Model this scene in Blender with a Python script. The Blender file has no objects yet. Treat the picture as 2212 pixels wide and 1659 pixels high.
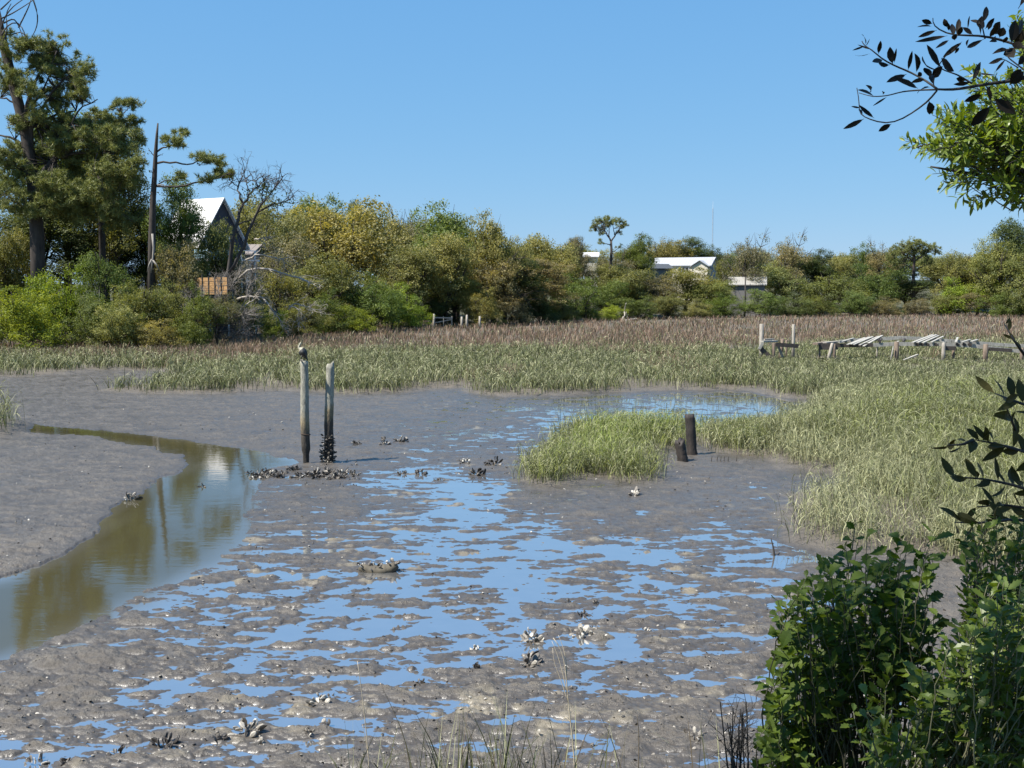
import bpy, math
import numpy as np
from math import radians, sin, cos, pi
from mathutils import Vector, Matrix

C = bpy.context.scene
COL = C.collection

# ------------------------------------------------------------------ camera
F = 2458.0                       # focal length in pixels of a 2212 x 1659 picture
CAMH = 4.5
PITCH = math.atan(194.5 / F)
cam_d = bpy.data.cameras.new("camera")
cam = bpy.data.objects.new("camera", cam_d)
COL.objects.link(cam)
cam.location = (0, 0, CAMH)
cam.rotation_euler = (pi / 2 - PITCH, 0, 0)
cam_d.sensor_width = 36.0
cam_d.lens = F * 36.0 / 2212.0
cam_d.clip_start = 0.05
cam_d.clip_end = 20000
C.camera = cam

# ------------------------------------------------------------------ light
SUN_EL = radians(56)
SUN_DIR = Vector((-sin(radians(66)) * cos(SUN_EL), -cos(radians(66)) * cos(SUN_EL), sin(SUN_EL)))
w = bpy.data.worlds.new("World")
C.world = w
w.use_nodes = True
nt = w.node_tree
sky = nt.nodes.new("ShaderNodeTexSky")
sky.sky_type = 'NISHITA'
sky.sun_disc = False
sky.sun_elevation = SUN_EL
sky.sun_rotation = math.atan2(SUN_DIR.x, SUN_DIR.y)
sky.altitude = 0
sky.air_density = 1.0
sky.dust_density = 0.0
sky.ozone_density = 6.0
bg = nt.nodes["Background"]
bg.inputs['Strength'].default_value = 0.1045
sep = nt.nodes.new("ShaderNodeSeparateColor"); com = nt.nodes.new("ShaderNodeCombineColor")       # evens the sky out towards the horizon
nt.links.new(sky.outputs[0], sep.inputs[0])
for k, (pw, sc) in enumerate(((0.63, 0.680), (0.40, 1.442), (0.21, 2.861))):
    p = nt.nodes.new("ShaderNodeMath"); p.operation = 'POWER'; p.inputs[1].default_value = pw
    q = nt.nodes.new("ShaderNodeMath"); q.operation = 'MULTIPLY'; q.inputs[1].default_value = sc
    nt.links.new(sep.outputs[k], p.inputs[0]); nt.links.new(p.outputs[0], q.inputs[0]); nt.links.new(q.outputs[0], com.inputs[k])
nt.links.new(com.outputs[0], bg.inputs['Color'])
sun_d = bpy.data.lights.new("sun", 'SUN')
sun_d.energy = 5.0
sun_d.angle = radians(0.5)
sun_d.color = (1.0, 0.955, 0.88)
sun = bpy.data.objects.new("sun", sun_d)
COL.objects.link(sun)
sun.rotation_euler = SUN_DIR.to_track_quat('Z', 'Y').to_euler()
C.view_settings.view_transform = 'Standard'
C.view_settings.look = 'None'
C.view_settings.gamma = 1
C.view_settings.exposure = 0.95
C.cycles.max_bounces = 8
C.cycles.diffuse_bounces = 3
C.cycles.glossy_bounces = 3
C.cycles.transmission_bounces = 4
C.cycles.transparent_max_bounces = 4
C.cycles.caustics_reflective = False
C.cycles.caustics_refractive = False

# ------------------------------------------------------------------ helpers
CP, SP = cos(PITCH), sin(PITCH)

def V(px, py, d):
    """World point seen at (px, py) of the 2212 x 1659 picture at forward distance d (metres)."""
    a = (px - 1106.0) / F
    b = (829.5 - py) / F
    t = d / (CP + b * SP)
    return np.array([a * t, d, CAMH + (b * CP - SP) * t])

def Ga(px, py, z=0.0):
    px = np.asarray(px, float); py = np.asarray(py, float)
    a = (px - 1106.0) / F
    b = (829.5 - py) / F
    dz = b * CP - SP
    t = (z - CAMH) / np.minimum(dz, -1e-4)
    return a * t, (CP + b * SP) * t

def to_px(x, y, z=0.0):
    dz = z - CAMH
    fw = y * CP - dz * SP
    up = y * SP + dz * CP
    fw = np.where(fw > 0.5, fw, 0.5)
    return 1106 + F * x / fw, 829.5 - F * up / fw

def gpoly(pts):
    p = np.array(pts, float)
    x, y = Ga(p[:, 0], p[:, 1])
    return np.stack([x, y], 1)

def _hash(ix, iy, seed):
    n = (ix.astype(np.int64) * 374761393 + iy.astype(np.int64) * 668265263 + seed * 974634777) & 0xffffffff
    n = ((n ^ (n >> 13)) * 1274126177) & 0xffffffff
    n = n ^ (n >> 16)
    return (n & 0xffff) / 65535.0

def vnoise(x, y, seed=0):
    ix = np.floor(x); iy = np.floor(y)
    fx = x - ix; fy = y - iy
    ix = ix.astype(np.int64); iy = iy.astype(np.int64)
    u = fx * fx * fx * (fx * (fx * 6 - 15) + 10); v = fy * fy * fy * (fy * (fy * 6 - 15) + 10)
    a = _hash(ix, iy, seed); b = _hash(ix + 1, iy, seed)
    c = _hash(ix, iy + 1, seed); d = _hash(ix + 1, iy + 1, seed)
    return (a * (1 - u) + b * u) * (1 - v) + (c * (1 - u) + d * u) * v

def fbm(x, y, seed=0, octaves=4, gain=0.5):
    s = np.zeros(np.shape(x)); amp = 1.0; tot = 0
    ca, sa = cos(0.6), sin(0.6)
    for o in range(octaves):
        s = s + amp * (vnoise(x + 17.3 * o, y - 9.1 * o, seed + o) - 0.5)
        tot += amp; amp *= gain
        x, y = (x * ca - y * sa) * 2.03, (x * sa + y * ca) * 2.03
    return s / tot * 2.0           # about -1 .. 1

def sdist(x, y, poly):
    """Signed distance to a polygon, positive inside."""
    d2 = np.full(x.shape, 1e18); inside = np.zeros(x.shape, bool)
    n = len(poly)
    for i in range(n):
        ax, ay = poly[i]; bx, by = poly[(i + 1) % n]
        ex, ey = bx - ax, by - ay
        t = np.clip(((x - ax) * ex + (y - ay) * ey) / max(ex * ex + ey * ey, 1e-12), 0, 1)
        dx = x - (ax + ex * t); dy = y - (ay + ey * t)
        d2 = np.minimum(d2, dx * dx + dy * dy)
        if ay != by:
            cr = ((ay > y) != (by > y)) & (x < (bx - ax) * (y - ay) / (by - ay) + ax)
            inside ^= cr
    d = np.sqrt(d2)
    return np.where(inside, d, -d)

def inpoly(x, y, poly):
    inside = np.zeros(np.shape(x), bool)
    n = len(poly)
    for i in range(n):
        ax, ay = poly[i]; bx, by = poly[(i + 1) % n]
        if ay != by:
            inside ^= ((ay > y) != (by > y)) & (x < (bx - ax) * (y - ay) / (by - ay) + ax)
    return inside

def sstep(a, b, x):
    t = np.clip((x - a) / (b - a), 0, 1)
    return t * t * (3 - 2 * t)

def new_mesh(name, verts, quads=None, tris=None, mats=(), face_attr=None, point_attr=None, point_col=None,
             face_col=None, mat_idx=None, smooth=False):
    verts = np.asarray(verts, np.float32)
    q = np.zeros((0, 4), np.int32) if quads is None or len(quads) == 0 else np.asarray(quads, np.int32)
    t = np.zeros((0, 3), np.int32) if tris is None or len(tris) == 0 else np.asarray(tris, np.int32)
    me = bpy.data.meshes.new(name)
    me.vertices.add(len(verts))
    me.vertices.foreach_set("co", verts.ravel())
    nl = q.size + t.size
    me.loops.add(nl)
    me.loops.foreach_set("vertex_index", np.concatenate([q.ravel(), t.ravel()]).astype(np.int32))
    me.polygons.add(len(q) + len(t))
    starts = np.concatenate([np.arange(len(q)) * 4, q.size + np.arange(len(t)) * 3]).astype(np.int32)
    me.polygons.foreach_set("loop_start", starts)
    me.polygons.foreach_set("loop_total", np.concatenate([np.full(len(q), 4), np.full(len(t), 3)]).astype(np.int32))
    me.polygons.foreach_set("use_smooth", np.full(len(q) + len(t), bool(smooth)))
    if mat_idx is not None:
        me.polygons.foreach_set("material_index", np.asarray(mat_idx, np.int32))
    for k, vals in (face_attr or {}).items():
        a = me.attributes.new(k, 'FLOAT', 'FACE'); a.data.foreach_set("value", np.asarray(vals, np.float32))
    for k, vals in (point_attr or {}).items():
        a = me.attributes.new(k, 'FLOAT', 'POINT'); a.data.foreach_set("value", np.asarray(vals, np.float32))
    for dom, cols in (('POINT', point_col), ('FACE', face_col)):
        for k, vals in (cols or {}).items():
            v = np.asarray(vals, np.float32)
            if v.shape[1] == 3:
                v = np.concatenate([v, np.ones((len(v), 1), np.float32)], 1)
            a = me.attributes.new(k, 'FLOAT_VECTOR', dom); a.data.foreach_set("vector", v[:, :3].ravel())
    me.update(calc_edges=True)
    for m in mats:
        me.materials.append(m)
    return me

class MB:
    """Collects simple shapes into one mesh."""
    def __init__(self):
        self.v = []; self.q = []; self.t = []; self.n = 0; self.qi = []; self.ti = []; self.mi = 0
    def add(self, v, q=None, t=None):
        v = np.asarray(v, float).reshape(-1, 3)
        if q is not None and len(q):
            q = np.asarray(q, int).reshape(-1, 4); self.q.append(q + self.n); self.qi.append(np.full(len(q), self.mi))
        if t is not None and len(t):
            t = np.asarray(t, int).reshape(-1, 3); self.t.append(t + self.n); self.ti.append(np.full(len(t), self.mi))
        self.v.append(v); self.n += len(v)
    def tube(self, pts, radii, sides=6, cap=True, flat=None, wob=0.0, rng=None):
        pts = np.asarray(pts, float); n = len(pts)
        radii = np.full(n, float(radii)) if np.isscalar(radii) else np.asarray(radii, float)
        tan = np.gradient(pts, axis=0)
        tan /= np.linalg.norm(tan, axis=1)[:, None] + 1e-12
        ref = np.array([0.0, 0, 1]) if abs(tan[0][2]) < 0.9 else np.array([0.0, 1, 0])
        a = np.cross(tan, ref); a /= np.linalg.norm(a, axis=1)[:, None] + 1e-9
        b = np.cross(tan, a)
        ang = np.arange(sides) * 2 * pi / sides
        ring = a[:, None, :] * np.cos(ang)[None, :, None] + b[:, None, :] * np.sin(ang)[None, :, None] * (flat or 1.0)
        r = radii[:, None] * np.ones((1, sides))
        if wob and rng is not None:
            r = r * (1 + wob * rng.uniform(-1, 1, r.shape))
        v = (pts[:, None, :] + ring * r[:, :, None]).reshape(-1, 3)
        i = np.arange(n - 1)[:, None] * sides; j = np.arange(sides)[None, :]; k = (j + 1) % sides
        q = np.stack([i + j, i + k, i + sides + k, i + sides + j], -1).reshape(-1, 4)
        t = []
        if cap:
            v = np.concatenate([v, pts[:1], pts[-1:]])
            c0, c1 = n * sides, n * sides + 1
            for s in range(sides):
                t.append((c0, (s + 1) % sides, s))
                t.append((c1, (n - 1) * sides + s, (n - 1) * sides + (s + 1) % sides))
        self.add(v, q, t)
    def box(self, p0, p1, width, height, up=(0, 0, 1)):
        """A board from p0 to p1 with a rectangular section."""
        p0 = np.asarray(p0, float); p1 = np.asarray(p1, float); up = np.asarray(up, float)
        d = p1 - p0; d /= np.linalg.norm(d)
        s = np.cross(d, up); s /= np.linalg.norm(s); u = np.cross(s, d)
        v = []
        for p in (p0, p1):
            for (a, b) in ((-1, -1), (1, -1), (1, 1), (-1, 1)):
                v.append(p + s * a * width / 2 + u * b * height / 2)
        self.add(v, [(0, 1, 2, 3), (7, 6, 5, 4), (0, 4, 5, 1), (1, 5, 6, 2), (2, 6, 7, 3), (3, 7, 4, 0)])
    def poly(self, pts):
        n = len(pts)
        if n == 4: self.add(pts, q=[(0, 1, 2, 3)])
        else: self.add(pts, t=[(0, i, i + 1) for i in range(1, n - 1)])
    def mesh(self, name, mats, smooth=False, off=(0, 0, 0)):
        v = np.concatenate(self.v) - np.asarray(off, float)
        q = np.concatenate(self.q) if self.q else None
        t = np.concatenate(self.t) if self.t else None
        mi = np.concatenate(self.qi + self.ti)
        return new_mesh(name, v, q, t, mats if isinstance(mats, (list, tuple)) else (mats,), mat_idx=mi, smooth=smooth)

def link(name, me, parent=None, loc=(0, 0, 0)):
    o = bpy.data.objects.new(name, me); COL.objects.link(o)
    o.location = tuple(loc)
    if parent is not None:
        o.parent = parent
    return o

def tag(o, label=None, cat=None, group=None, kind=None):
    if label: o['label'] = label
    if cat: o['category'] = cat
    if group: o['group'] = group
    if kind: o['kind'] = kind
    return o

def empty(name, loc, label, cat, group=None):
    o = bpy.data.objects.new(name, None); COL.objects.link(o); o.location = tuple(loc)
    o.empty_display_size = 0.2
    return tag(o, label, cat, group)

def part(name, mb, mats, parent, smooth=False, label=None):
    """mb in world space, parent an unrotated Empty."""
    base = np.zeros(3); p = parent
    while p is not None:
        base += np.array(p.location); p = p.parent
    o = link(name, mb.mesh(name, mats, smooth, base), parent)
    if label: o['label'] = label
    return o

def single(name, mb, mats, loc, label, cat, group=None, smooth=False):
    o = link(name, mb.mesh(name, mats, smooth, loc), None, loc)
    return tag(o, label, cat, group)

# ------------------------------------------------------------------ materials
def mat_new(name):
    m = bpy.data.materials.new(name); m.use_nodes = True
    t = m.node_tree; b = t.nodes["Principled BSDF"]
    return m, t, b, t.nodes["Material Output"]

def N(t, kind, **kw):
    n = t.nodes.new(kind)
    for k, v in kw.items():
        if hasattr(n, k): setattr(n, k, v)
        else: n.inputs[k].default_value = v
    return n

def mixcol(t, fac, a, b, mode='MIX'):
    n = t.nodes.new('ShaderNodeMix'); n.data_type = 'RGBA'; n.blend_type = mode
    for s, v in ((0, fac), (6, a), (7, b)):
        if isinstance(v, (tuple, list)): n.inputs[s].default_value = tuple(v) + (1,) if len(v) == 3 else v
        elif isinstance(v, (int, float)): n.inputs[s].default_value = v
        else: t.links.new(v, n.inputs[s])
    return n.outputs[2]

def ramp(t, src, stops):
    n = t.nodes.new('ShaderNodeValToRGB')
    e = n.color_ramp.elements
    while len(e) < len(stops): e.new(0.5)
    for k, (p, c) in enumerate(stops):
        e[k].position = p; e[k].color = (c, c, c, 1) if isinstance(c, (int, float)) else tuple(c) + (1,)
    t.links.new(src, n.inputs[0])
    return n.outputs[0]

def coords(t, kind='Object', scale=(1, 1, 1)):
    tc = t.nodes.new('ShaderNodeTexCoord'); mp = t.nodes.new('ShaderNodeMapping')
    mp.inputs['Scale'].default_value = scale
    t.links.new(tc.outputs[kind], mp.inputs[0])
    return mp.outputs[0]

def noise_tex(t, vec, scale, detail=4, rough=0.55):
    n = t.nodes.new('ShaderNodeTexNoise')
    n.inputs['Scale'].default_value = scale; n.inputs['Detail'].default_value = detail; n.inputs['Roughness'].default_value = rough
    t.links.new(vec, n.inputs['Vector'])
    return n.outputs['Fac']

def bump(t, b, h, strength=0.3, dist=0.02):
    n = t.nodes.new('ShaderNodeBump'); n.inputs['Strength'].default_value = strength; n.inputs['Distance'].default_value = dist
    t.links.new(h, n.inputs['Height']); t.links.new(n.outputs[0], b.inputs['Normal'])
    return n

def wood_mat(name, c1, c2, rough=0.85, zs=0.35, scale=14):
    m, t, b, o = mat_new(name)
    v = coords(t, 'Object', (1, 1, zs))
    n = noise_tex(t, v, scale, 6, 0.65)
    c = mixcol(t, ramp(t, n, [(0.3, 0.0), (0.7, 1.0)]), c1, c2)
    t.links.new(c, b.inputs['Base Color']); b.inputs['Roughness'].default_value = rough
    bump(t, b, n, 0.5, 0.01)
    return m

def plain_mat(name, c, rough=0.7, var=0.25, scale=3.0):
    m, t, b, o = mat_new(name)
    n = noise_tex(t, coords(t), scale, 4)
    lo = tuple(x * (1 - var) for x in c); hi = tuple(min(1, x * (1 + var)) for x in c)
    t.links.new(mixcol(t, n, lo, hi), b.inputs['Base Color']); b.inputs['Roughness'].default_value = rough
    return m

def leaf_material(name, col=None, trans=0.35, rough=0.5, spec=0.3, tcol=(1.25, 1.2, 0.5)):
    """Foliage: object colour (or col) varied by the per-face attribute 'tint'."""
    m, t, b, o = mat_new(name)
    at = t.nodes.new('ShaderNodeAttribute'); at.attribute_name = 'tint'
    if col is None:
        src = t.nodes.new('ShaderNodeObjectInfo').outputs['Color']
    else:
        r = t.nodes.new('ShaderNodeRGB'); r.outputs[0].default_value = tuple(col) + (1,); src = r.outputs[0]
    lo = mixcol(t, 1.0, src, (0.62, 0.68, 0.72), 'MULTIPLY')
    hi = mixcol(t, 1.0, src, (1.5, 1.36, 1.05), 'MULTIPLY')
    c = mixcol(t, at.outputs['Fac'], lo, hi)
    t.links.new(c, b.inputs['Base Color'])
    b.inputs['Roughness'].default_value = rough
    b.inputs['Specular IOR Level'].default_value = spec
    tr = t.nodes.new('ShaderNodeBsdfTranslucent')
    t.links.new(mixcol(t, 1.0, c, tcol, 'MULTIPLY'), tr.inputs['Color'])
    mx = t.nodes.new('ShaderNodeMixShader'); mx.inputs[0].default_value = trans
    t.links.new(b.outputs[0], mx.inputs[1]); t.links.new(tr.outputs[0], mx.inputs[2])
    t.links.new(mx.outputs[0], o.inputs['Surface'])
    return m

# ------------------------------------------------------------------ the lie of the land
CREEK = gpoly([(-700, 905), (-200, 908), (30, 912), (150, 922), (300, 938), (450, 957), (560, 974), (645, 999), (600, 1012), (560, 1035),
               (545, 1100), (540, 1150), (480, 1205), (370, 1260), (270, 1310), (120, 1385), (0, 1425), (-500, 1560), (-700, 1400),
               (-400, 1340), (0, 1255), (100, 1222), (165, 1185), (215, 1128), (250, 1085), (330, 1042), (395, 1017), (408, 1003),
               (385, 985), (330, 968), (200, 945), (30, 931), (-200, 925), (-700, 920)])
MARSH = gpoly([(-600, 822), (0, 817), (60, 815), (120, 811), (180, 803), (240, 799), (350, 802), (400, 818), (330, 834), (225, 846),
               (300, 850), (430, 853), (500, 849), (560, 847), (620, 844), (680, 846), (760, 853), (860, 848), (930, 843), (1000, 839),
               (1040, 853), (1100, 857), (1150, 856), (1250, 851), (1330, 847), (1400, 845), (1530, 843), (1640, 843), (1690, 858),
               (1740, 863), (1790, 868), (1810, 890), (2700, 860), (3000, 672), (1500, 678), (1250, 686), (940, 694), (600, 702), (560, 720),
               (300, 730), (0, 735), (-700, 745)])
RIGHTM = gpoly([(1650, 938), (1700, 922), (1760, 897), (1770, 872), (1830, 850), (2800, 858), (2900, 1260), (2212, 1222), (2000, 1198), (1900, 1188), (1800, 1187),
                (1735, 1168), (1722, 1120), (1745, 1077), (1800, 1068), (1850, 1056), (1842, 1035), (1800, 1022), (1715, 1008), (1640, 985),
                (1560, 978), (1530, 955), (1560, 942)])
ISLAND = gpoly([(1146, 1040), (1150, 1005), (1185, 965), (1230, 938), (1330, 931), (1460, 931), (1560, 940), (1660, 936), (1650, 985), (1560, 974), (1530, 955),
                (1440, 975), (1412, 1003), (1405, 1036), (1370, 1044), (1330, 1038), (1290, 1027), (1230, 1038), (1190, 1048)])
LEFTTUFT = gpoly([(-300, 950), (-250, 905), (-60, 903), (10, 912), (24, 934), (5, 944)])
UPLAND = gpoly([(-1500, 752), (0, 752), (330, 740), (470, 735), (545, 725), (620, 703), (800, 702), (935, 701), (1080, 698), (1150, 695), (1250, 691), (1400, 686),
                (1600, 682.5), (1900, 680.5), (2212, 679), (3500, 676)])
UPLAND = np.concatenate([UPLAND, [[2500, 400], [2500, 3000], [-2500, 3000], [-2500, 90]]])
WET = np.array([
 (930,1040,.85),(870,1030,.6),(1000,1075,.9),(1100,1130,.6),(900,1130,.5),(750,1080,.06),(650,1060,.08),(700,1180,.35),(600,1200,.45),
 (1000,1170,.75),(1150,1170,.75),(1250,1200,.7),(1400,1180,.42),(1600,1170,.5),(1690,1190,.5),(1300,1105,.04),(1500,1060,.02),(1650,1060,.08),
 (800,1250,.65),(1100,1250,.72),(1350,1270,.62),(1500,1270,.5),(1650,1290,.4),(500,1280,.5),(350,1330,.42),(700,1330,.6),(1000,1340,.7),
 (1250,1380,.6),(1500,1350,.3),(1600,1400,.25),(200,1400,.1),(100,1470,.06),(400,1440,.3),(700,1420,.55),(900,1420,.65),(1200,1450,.45),
 (1500,1470,.3),(50,1540,.3),(300,1520,.5),(600,1520,.45),(900,1540,.32),(1200,1540,.28),(1500,1540,.25),(100,1640,.55),(400,1620,.42),
 (700,1600,.42),(1000,1610,.22),(1300,1620,.12),(1560,1620,.12),(-300,1640,.4),(2000,1500,.2),(600,940,.02),(900,920,.12),(1010,950,.3),(1060,1000,.05),(1130,950,.3),
 (1230,880,.55),(1500,890,.6),(1640,885,.75),(300,870,.01),(200,1050,.01),(0,1150,.01),(60,860,.02),(800,880,.02),(1000,875,.12),(1100,880,.25),(780,1000,.03),
 (850,1085,.12),(640,1130,.2),(1180,1080,.12),(1420,1100,.05),(1560,1110,.12),(1690,1110,.1),(560,1060,.4)], float)

def _zq(p):                        # normal quantile (good to 4e-4)
    p = np.clip(p, .005, .995); s = np.where(p < .5, -1.0, 1.0); q = np.where(p < .5, p, 1 - p)
    t = np.sqrt(-2 * np.log(q))
    return s * (t - (2.30753 + .27061 * t) / (1 + .99229 * t + .04481 * t * t))
WZ = _zq(WET[:, 2])

def upland_rise(x, y, s):
    side = sstep(-10, -30, x)                    # the wooded bank at the left rises faster
    left = sstep(0, 28, s) * 5.2
    other = sstep(0, 55, s) * 5.0 + sstep(40, 160, s) * 4.0
    return other * (1 - side) + left * side + 0.5 * sstep(0, 6, s)

def terrain(x, y):
    """Ground height with masks: (z, upland, marsh, tan)."""
    x = np.asarray(x, float).ravel(); y = np.asarray(y, float).ravel()
    r = np.hypot(x, y)
    wob = fbm(x * 0.8, y * 0.8, 3, 3) * 0.35
    n1 = (fbm(x * 1.5 + 3 + wob, y * 3.0 + wob, 11, 6, 0.62) * 0.72 + fbm(x * 3.4 + wob, y * 7.0 + 9, 19, 4, 0.6) * 0.72) / 0.35
    px, py = to_px(x, y)
    num = np.full(x.shape, -2.3 * 0.02); den = np.full(x.shape, 0.02)
    near = (y > 6) & (r < 80)
    a, b = px[near], py[near]
    nn = np.zeros(a.shape); dd = np.zeros(a.shape)
    for (wx, wy, _), wz in zip(WET, WZ):
        sy = 22 + max(0, wy - 850) * 0.04
        g = np.exp(-((a - wx) / 95) ** 2 - ((b - wy) / sy) ** 2) + 1e-5
        nn += g * wz; dd += g
    num[near] += nn; den[near] += dd
    zq = num / den * 0.95 + 0.03
    amp = 0.018 + 0.013 * sstep(26, 14, r)
    low = np.clip(n1 - zq, -2.2, 4.0)
    z = amp * low
    fine = fbm(x * 5.5, y * 7.5, 41, 4, 0.6)
    lumps = np.clip(fbm(x * 2.6, y * 3.6, 77, 3) - 0.26, 0, 1)
    flat = sstep(-1.2, 0.4, zq)                         # the left bank and far mud are smoother
    z += np.where(z > 0, 1, 0.3) * (fine * 0.011 * (0.35 + 0.65 * flat) + lumps * 0.07 * (0.12 + 0.88 * flat) * sstep(38, 18, r))
    tan = sstep(0.03, 0.30, lumps) * sstep(0.45, 0.7, vnoise(x * 0.5, y * 0.5, 5)) * 0.75 * sstep(-1.9, -0.6, zq)
    # creek
    m = (r < 120) & (y > 5)
    sc = np.full(x.shape, -50.0); sc[m] = sdist(x[m], y[m], CREEK)
    edge = fbm(x * 1.3, y * 1.3, 91, 4) * 0.30
    cz = -(sc + edge) * 0.14
    cz = np.where(cz > 0.07, 0.07 + (cz - 0.07) * 0.4, cz)
    z = np.where(cz < 0, np.minimum(z, np.maximum(cz, -0.45)), np.minimum(z, np.maximum(cz, 0.012) + 0.4 * np.maximum(z, 0)))
    # marsh platforms
    marsh = np.zeros(x.shape)
    for poly, rise in ((MARSH, 0.16), (RIGHTM, 0.16), (ISLAND, 0.10), (LEFTTUFT, 0.25)):
        s = np.full(x.shape, -50.0); mm = r < 400; s[mm] = sdist(x[mm], y[mm], poly)
        k = sstep(-1.1, 0.5, s + fbm(x * 0.9, y * 0.9, 61, 3) * 0.7)
        z = np.maximum(z, -0.05 + k * (rise + 0.05 + 0.04 * n1 * 0.5 + 0.02 * fine))
        marsh = np.maximum(marsh, sstep(-0.5, 0.4, s))
    # wooded upland
    up = np.full(x.shape, -100.0); mm = y > 60; up[mm] = sdist(x[mm], y[mm], UPLAND)
    z = z + np.where(up > 0, upland_rise(x, y, up) + 0.5 * fbm(x * 0.05, y * 0.05, 7, 3) * sstep(0, 20, up), 0)
    upl = sstep(-1, 4, up)
    # the bank the camera stands on
    rampz = np.clip(2.85 - 0.42 * (y - 2.6), -1, 2.85)
    bank = sstep(-0.3, 0.5, rampz)
    z = np.where(rampz > -0.3, np.maximum(z, rampz + 0.06 * n1 * bank * 0.5), z)
    upl = np.maximum(upl, sstep(0.6, 1.2, rampz))
    return z, upl, marsh, tan

def hz(x, y):
    return terrain(np.array([x]), np.array([y]))[0][0]

# ------------------------------------------------------------------ ground sheet
def ground():
    dense = np.radians(np.linspace(-28.5, 28.5, 980))
    side = np.radians(np.concatenate([np.arange(29.5, 52, 1.0), np.arange(56, 180, 6.0)]))
    th = np.concatenate([-side[::-1], dense, side])
    pyr = np.arange(1705, 686, -1.5)
    r = np.concatenate([np.geomspace(1.0, 9.3, 26)[:-1], CAMH * F / (pyr - 635.0)])
    r = r[r > 0]
    r = np.concatenate([r[:25], r[25:][r[25:] > 9.3]])
    r = np.concatenate([r, np.geomspace(r[-1] * 1.02, 6000, 60)])
    R, T = np.meshgrid(r, th, indexing='ij')
    x = (R * np.sin(T)).ravel(); y = (R * np.cos(T)).ravel()
    z, upl, marsh, tan = terrain(x, y)
    nr, nth = R.shape
    i = np.arange(nr - 1)[:, None] * nth; j = np.arange(nth)[None, :]; k = (j + 1) % nth
    q = np.stack([i + j, i + k, i + nth + k, i + nth + j], -1).reshape(-1, 4)
    q = q[:, ::-1]
    v = np.stack([x, y, z], 1)
    c = len(v); v = np.concatenate([v, [[0, 0, 2.85]]])
    tt = np.stack([np.full(nth, c), (np.arange(nth) + 1) % nth, np.arange(nth)], 1)
    ext = lambda a: np.append(a, 1.0 if a is upl else 0.0)
    return v, q, tt, dict(upland=ext(upl), marsh=ext(marsh), tan=ext(tan))

def ground_material():
    m, t, b, o = mat_new("mud")
    def at(n):
        a = t.nodes.new('ShaderNodeAttribute'); a.attribute_name = n; return a.outputs['Fac']
    v = coords(t)
    n_big = noise_tex(t, v, 0.7, 5, 0.6)
    n_mid = noise_tex(t, v, 6.0, 6, 0.65)
    n_fine = noise_tex(t, v, 26.0, 5, 0.7)
    mud = mixcol(t, ramp(t, n_big, [(0.3, 0), (0.7, 1)]), (0.068, 0.058, 0.047), (0.104, 0.090, 0.073))
    mud = mixcol(t, ramp(t, n_mid, [(0.35, 0), (0.75, 1)]), mud, (0.120, 0.104, 0.084))
    specks = ramp(t, n_fine, [(0.30, 1.0), (0.38, 0.0)])
    mud = mixcol(t, specks, mud, (0.035, 0.031, 0.028))
    pale = ramp(t, n_fine, [(0.66, 0.0), (0.74, 0.75)])
    mud = mixcol(t, pale, mud, (0.25, 0.23, 0.19))
    sp = t.nodes.new('ShaderNodeSeparateXYZ'); t.links.new(v, sp.inputs[0])
    wetm = t.nodes.new('ShaderNodeMapRange'); wetm.inputs[1].default_value = 0.0; wetm.inputs[2].default_value = 0.06
    wetm.inputs[3].default_value = 1.0; wetm.inputs[4].default_value = 0.0
    t.links.new(sp.outputs['Z'], wetm.inputs[0])
    mud = mixcol(t, wetm.outputs[0], mud, mixcol(t, 1.0, mud, (0.66, 0.66, 0.68), 'MULTIPLY'))
    mud = mixcol(t, at('tan'), mud, mixcol(t, n_mid, (0.13, 0.112, 0.085), (0.28, 0.24, 0.165)))
    floor = mixcol(t, n_mid, (0.07, 0.058, 0.044), (0.15, 0.125, 0.092))
    mud = mixcol(t, at('marsh'), mud, floor)
    wood = mixcol(t, n_big, (0.045, 0.042, 0.022), (0.085, 0.085, 0.04))
    c = mixcol(t, at('upland'), mud, wood)
    t.links.new(c, b.inputs['Base Color'])
    rr = t.nodes.new('ShaderNodeMapRange'); rr.inputs[1].default_value = 0.004; rr.inputs[2].default_value = 0.075
    rr.inputs[3].default_value = 0.27; rr.inputs[4].default_value = 0.62
    t.links.new(sp.outputs['Z'], rr.inputs[0])
    rg = t.nodes.new('ShaderNodeMath'); rg.operation = 'MAXIMUM'
    mx = t.nodes.new('ShaderNodeMath'); mx.operation = 'MAXIMUM'
    t.links.new(at('upland'), mx.inputs[0]); t.links.new(at('marsh'), mx.inputs[1])
    sc = t.nodes.new('ShaderNodeMath'); sc.operation = 'MULTIPLY'; sc.inputs[1].default_value = 0.9
    t.links.new(mx.outputs[0], sc.inputs[0])
    t.links.new(rr.outputs[0], rg.inputs[0]); t.links.new(sc.outputs[0], rg.inputs[1])
    t.links.new(rg.outputs[0], b.inputs['Roughness'])
    h = t.nodes.new('ShaderNodeMath'); h.operation = 'ADD'
    t.links.new(n_mid, h.inputs[0]); t.links.new(n_fine, h.inputs[1])
    bn = bump(t, b, h.outputs[0], 0.75, 0.045)
    bs = t.nodes.new('ShaderNodeMapRange'); bs.inputs[1].default_value = 0.0; bs.inputs[2].default_value = 0.05; bs.inputs[3].default_value = 0.10; bs.inputs[4].default_value = 0.78
    t.links.new(sp.outputs['Z'], bs.inputs[0]); t.links.new(bs.outputs[0], bn.inputs['Strength'])
    return m

gv, gq, gt, ga = ground()
tag(link("ground", new_mesh("ground", gv, gq, gt, (ground_material(),), point_attr=ga, smooth=True)), kind='structure')

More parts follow.
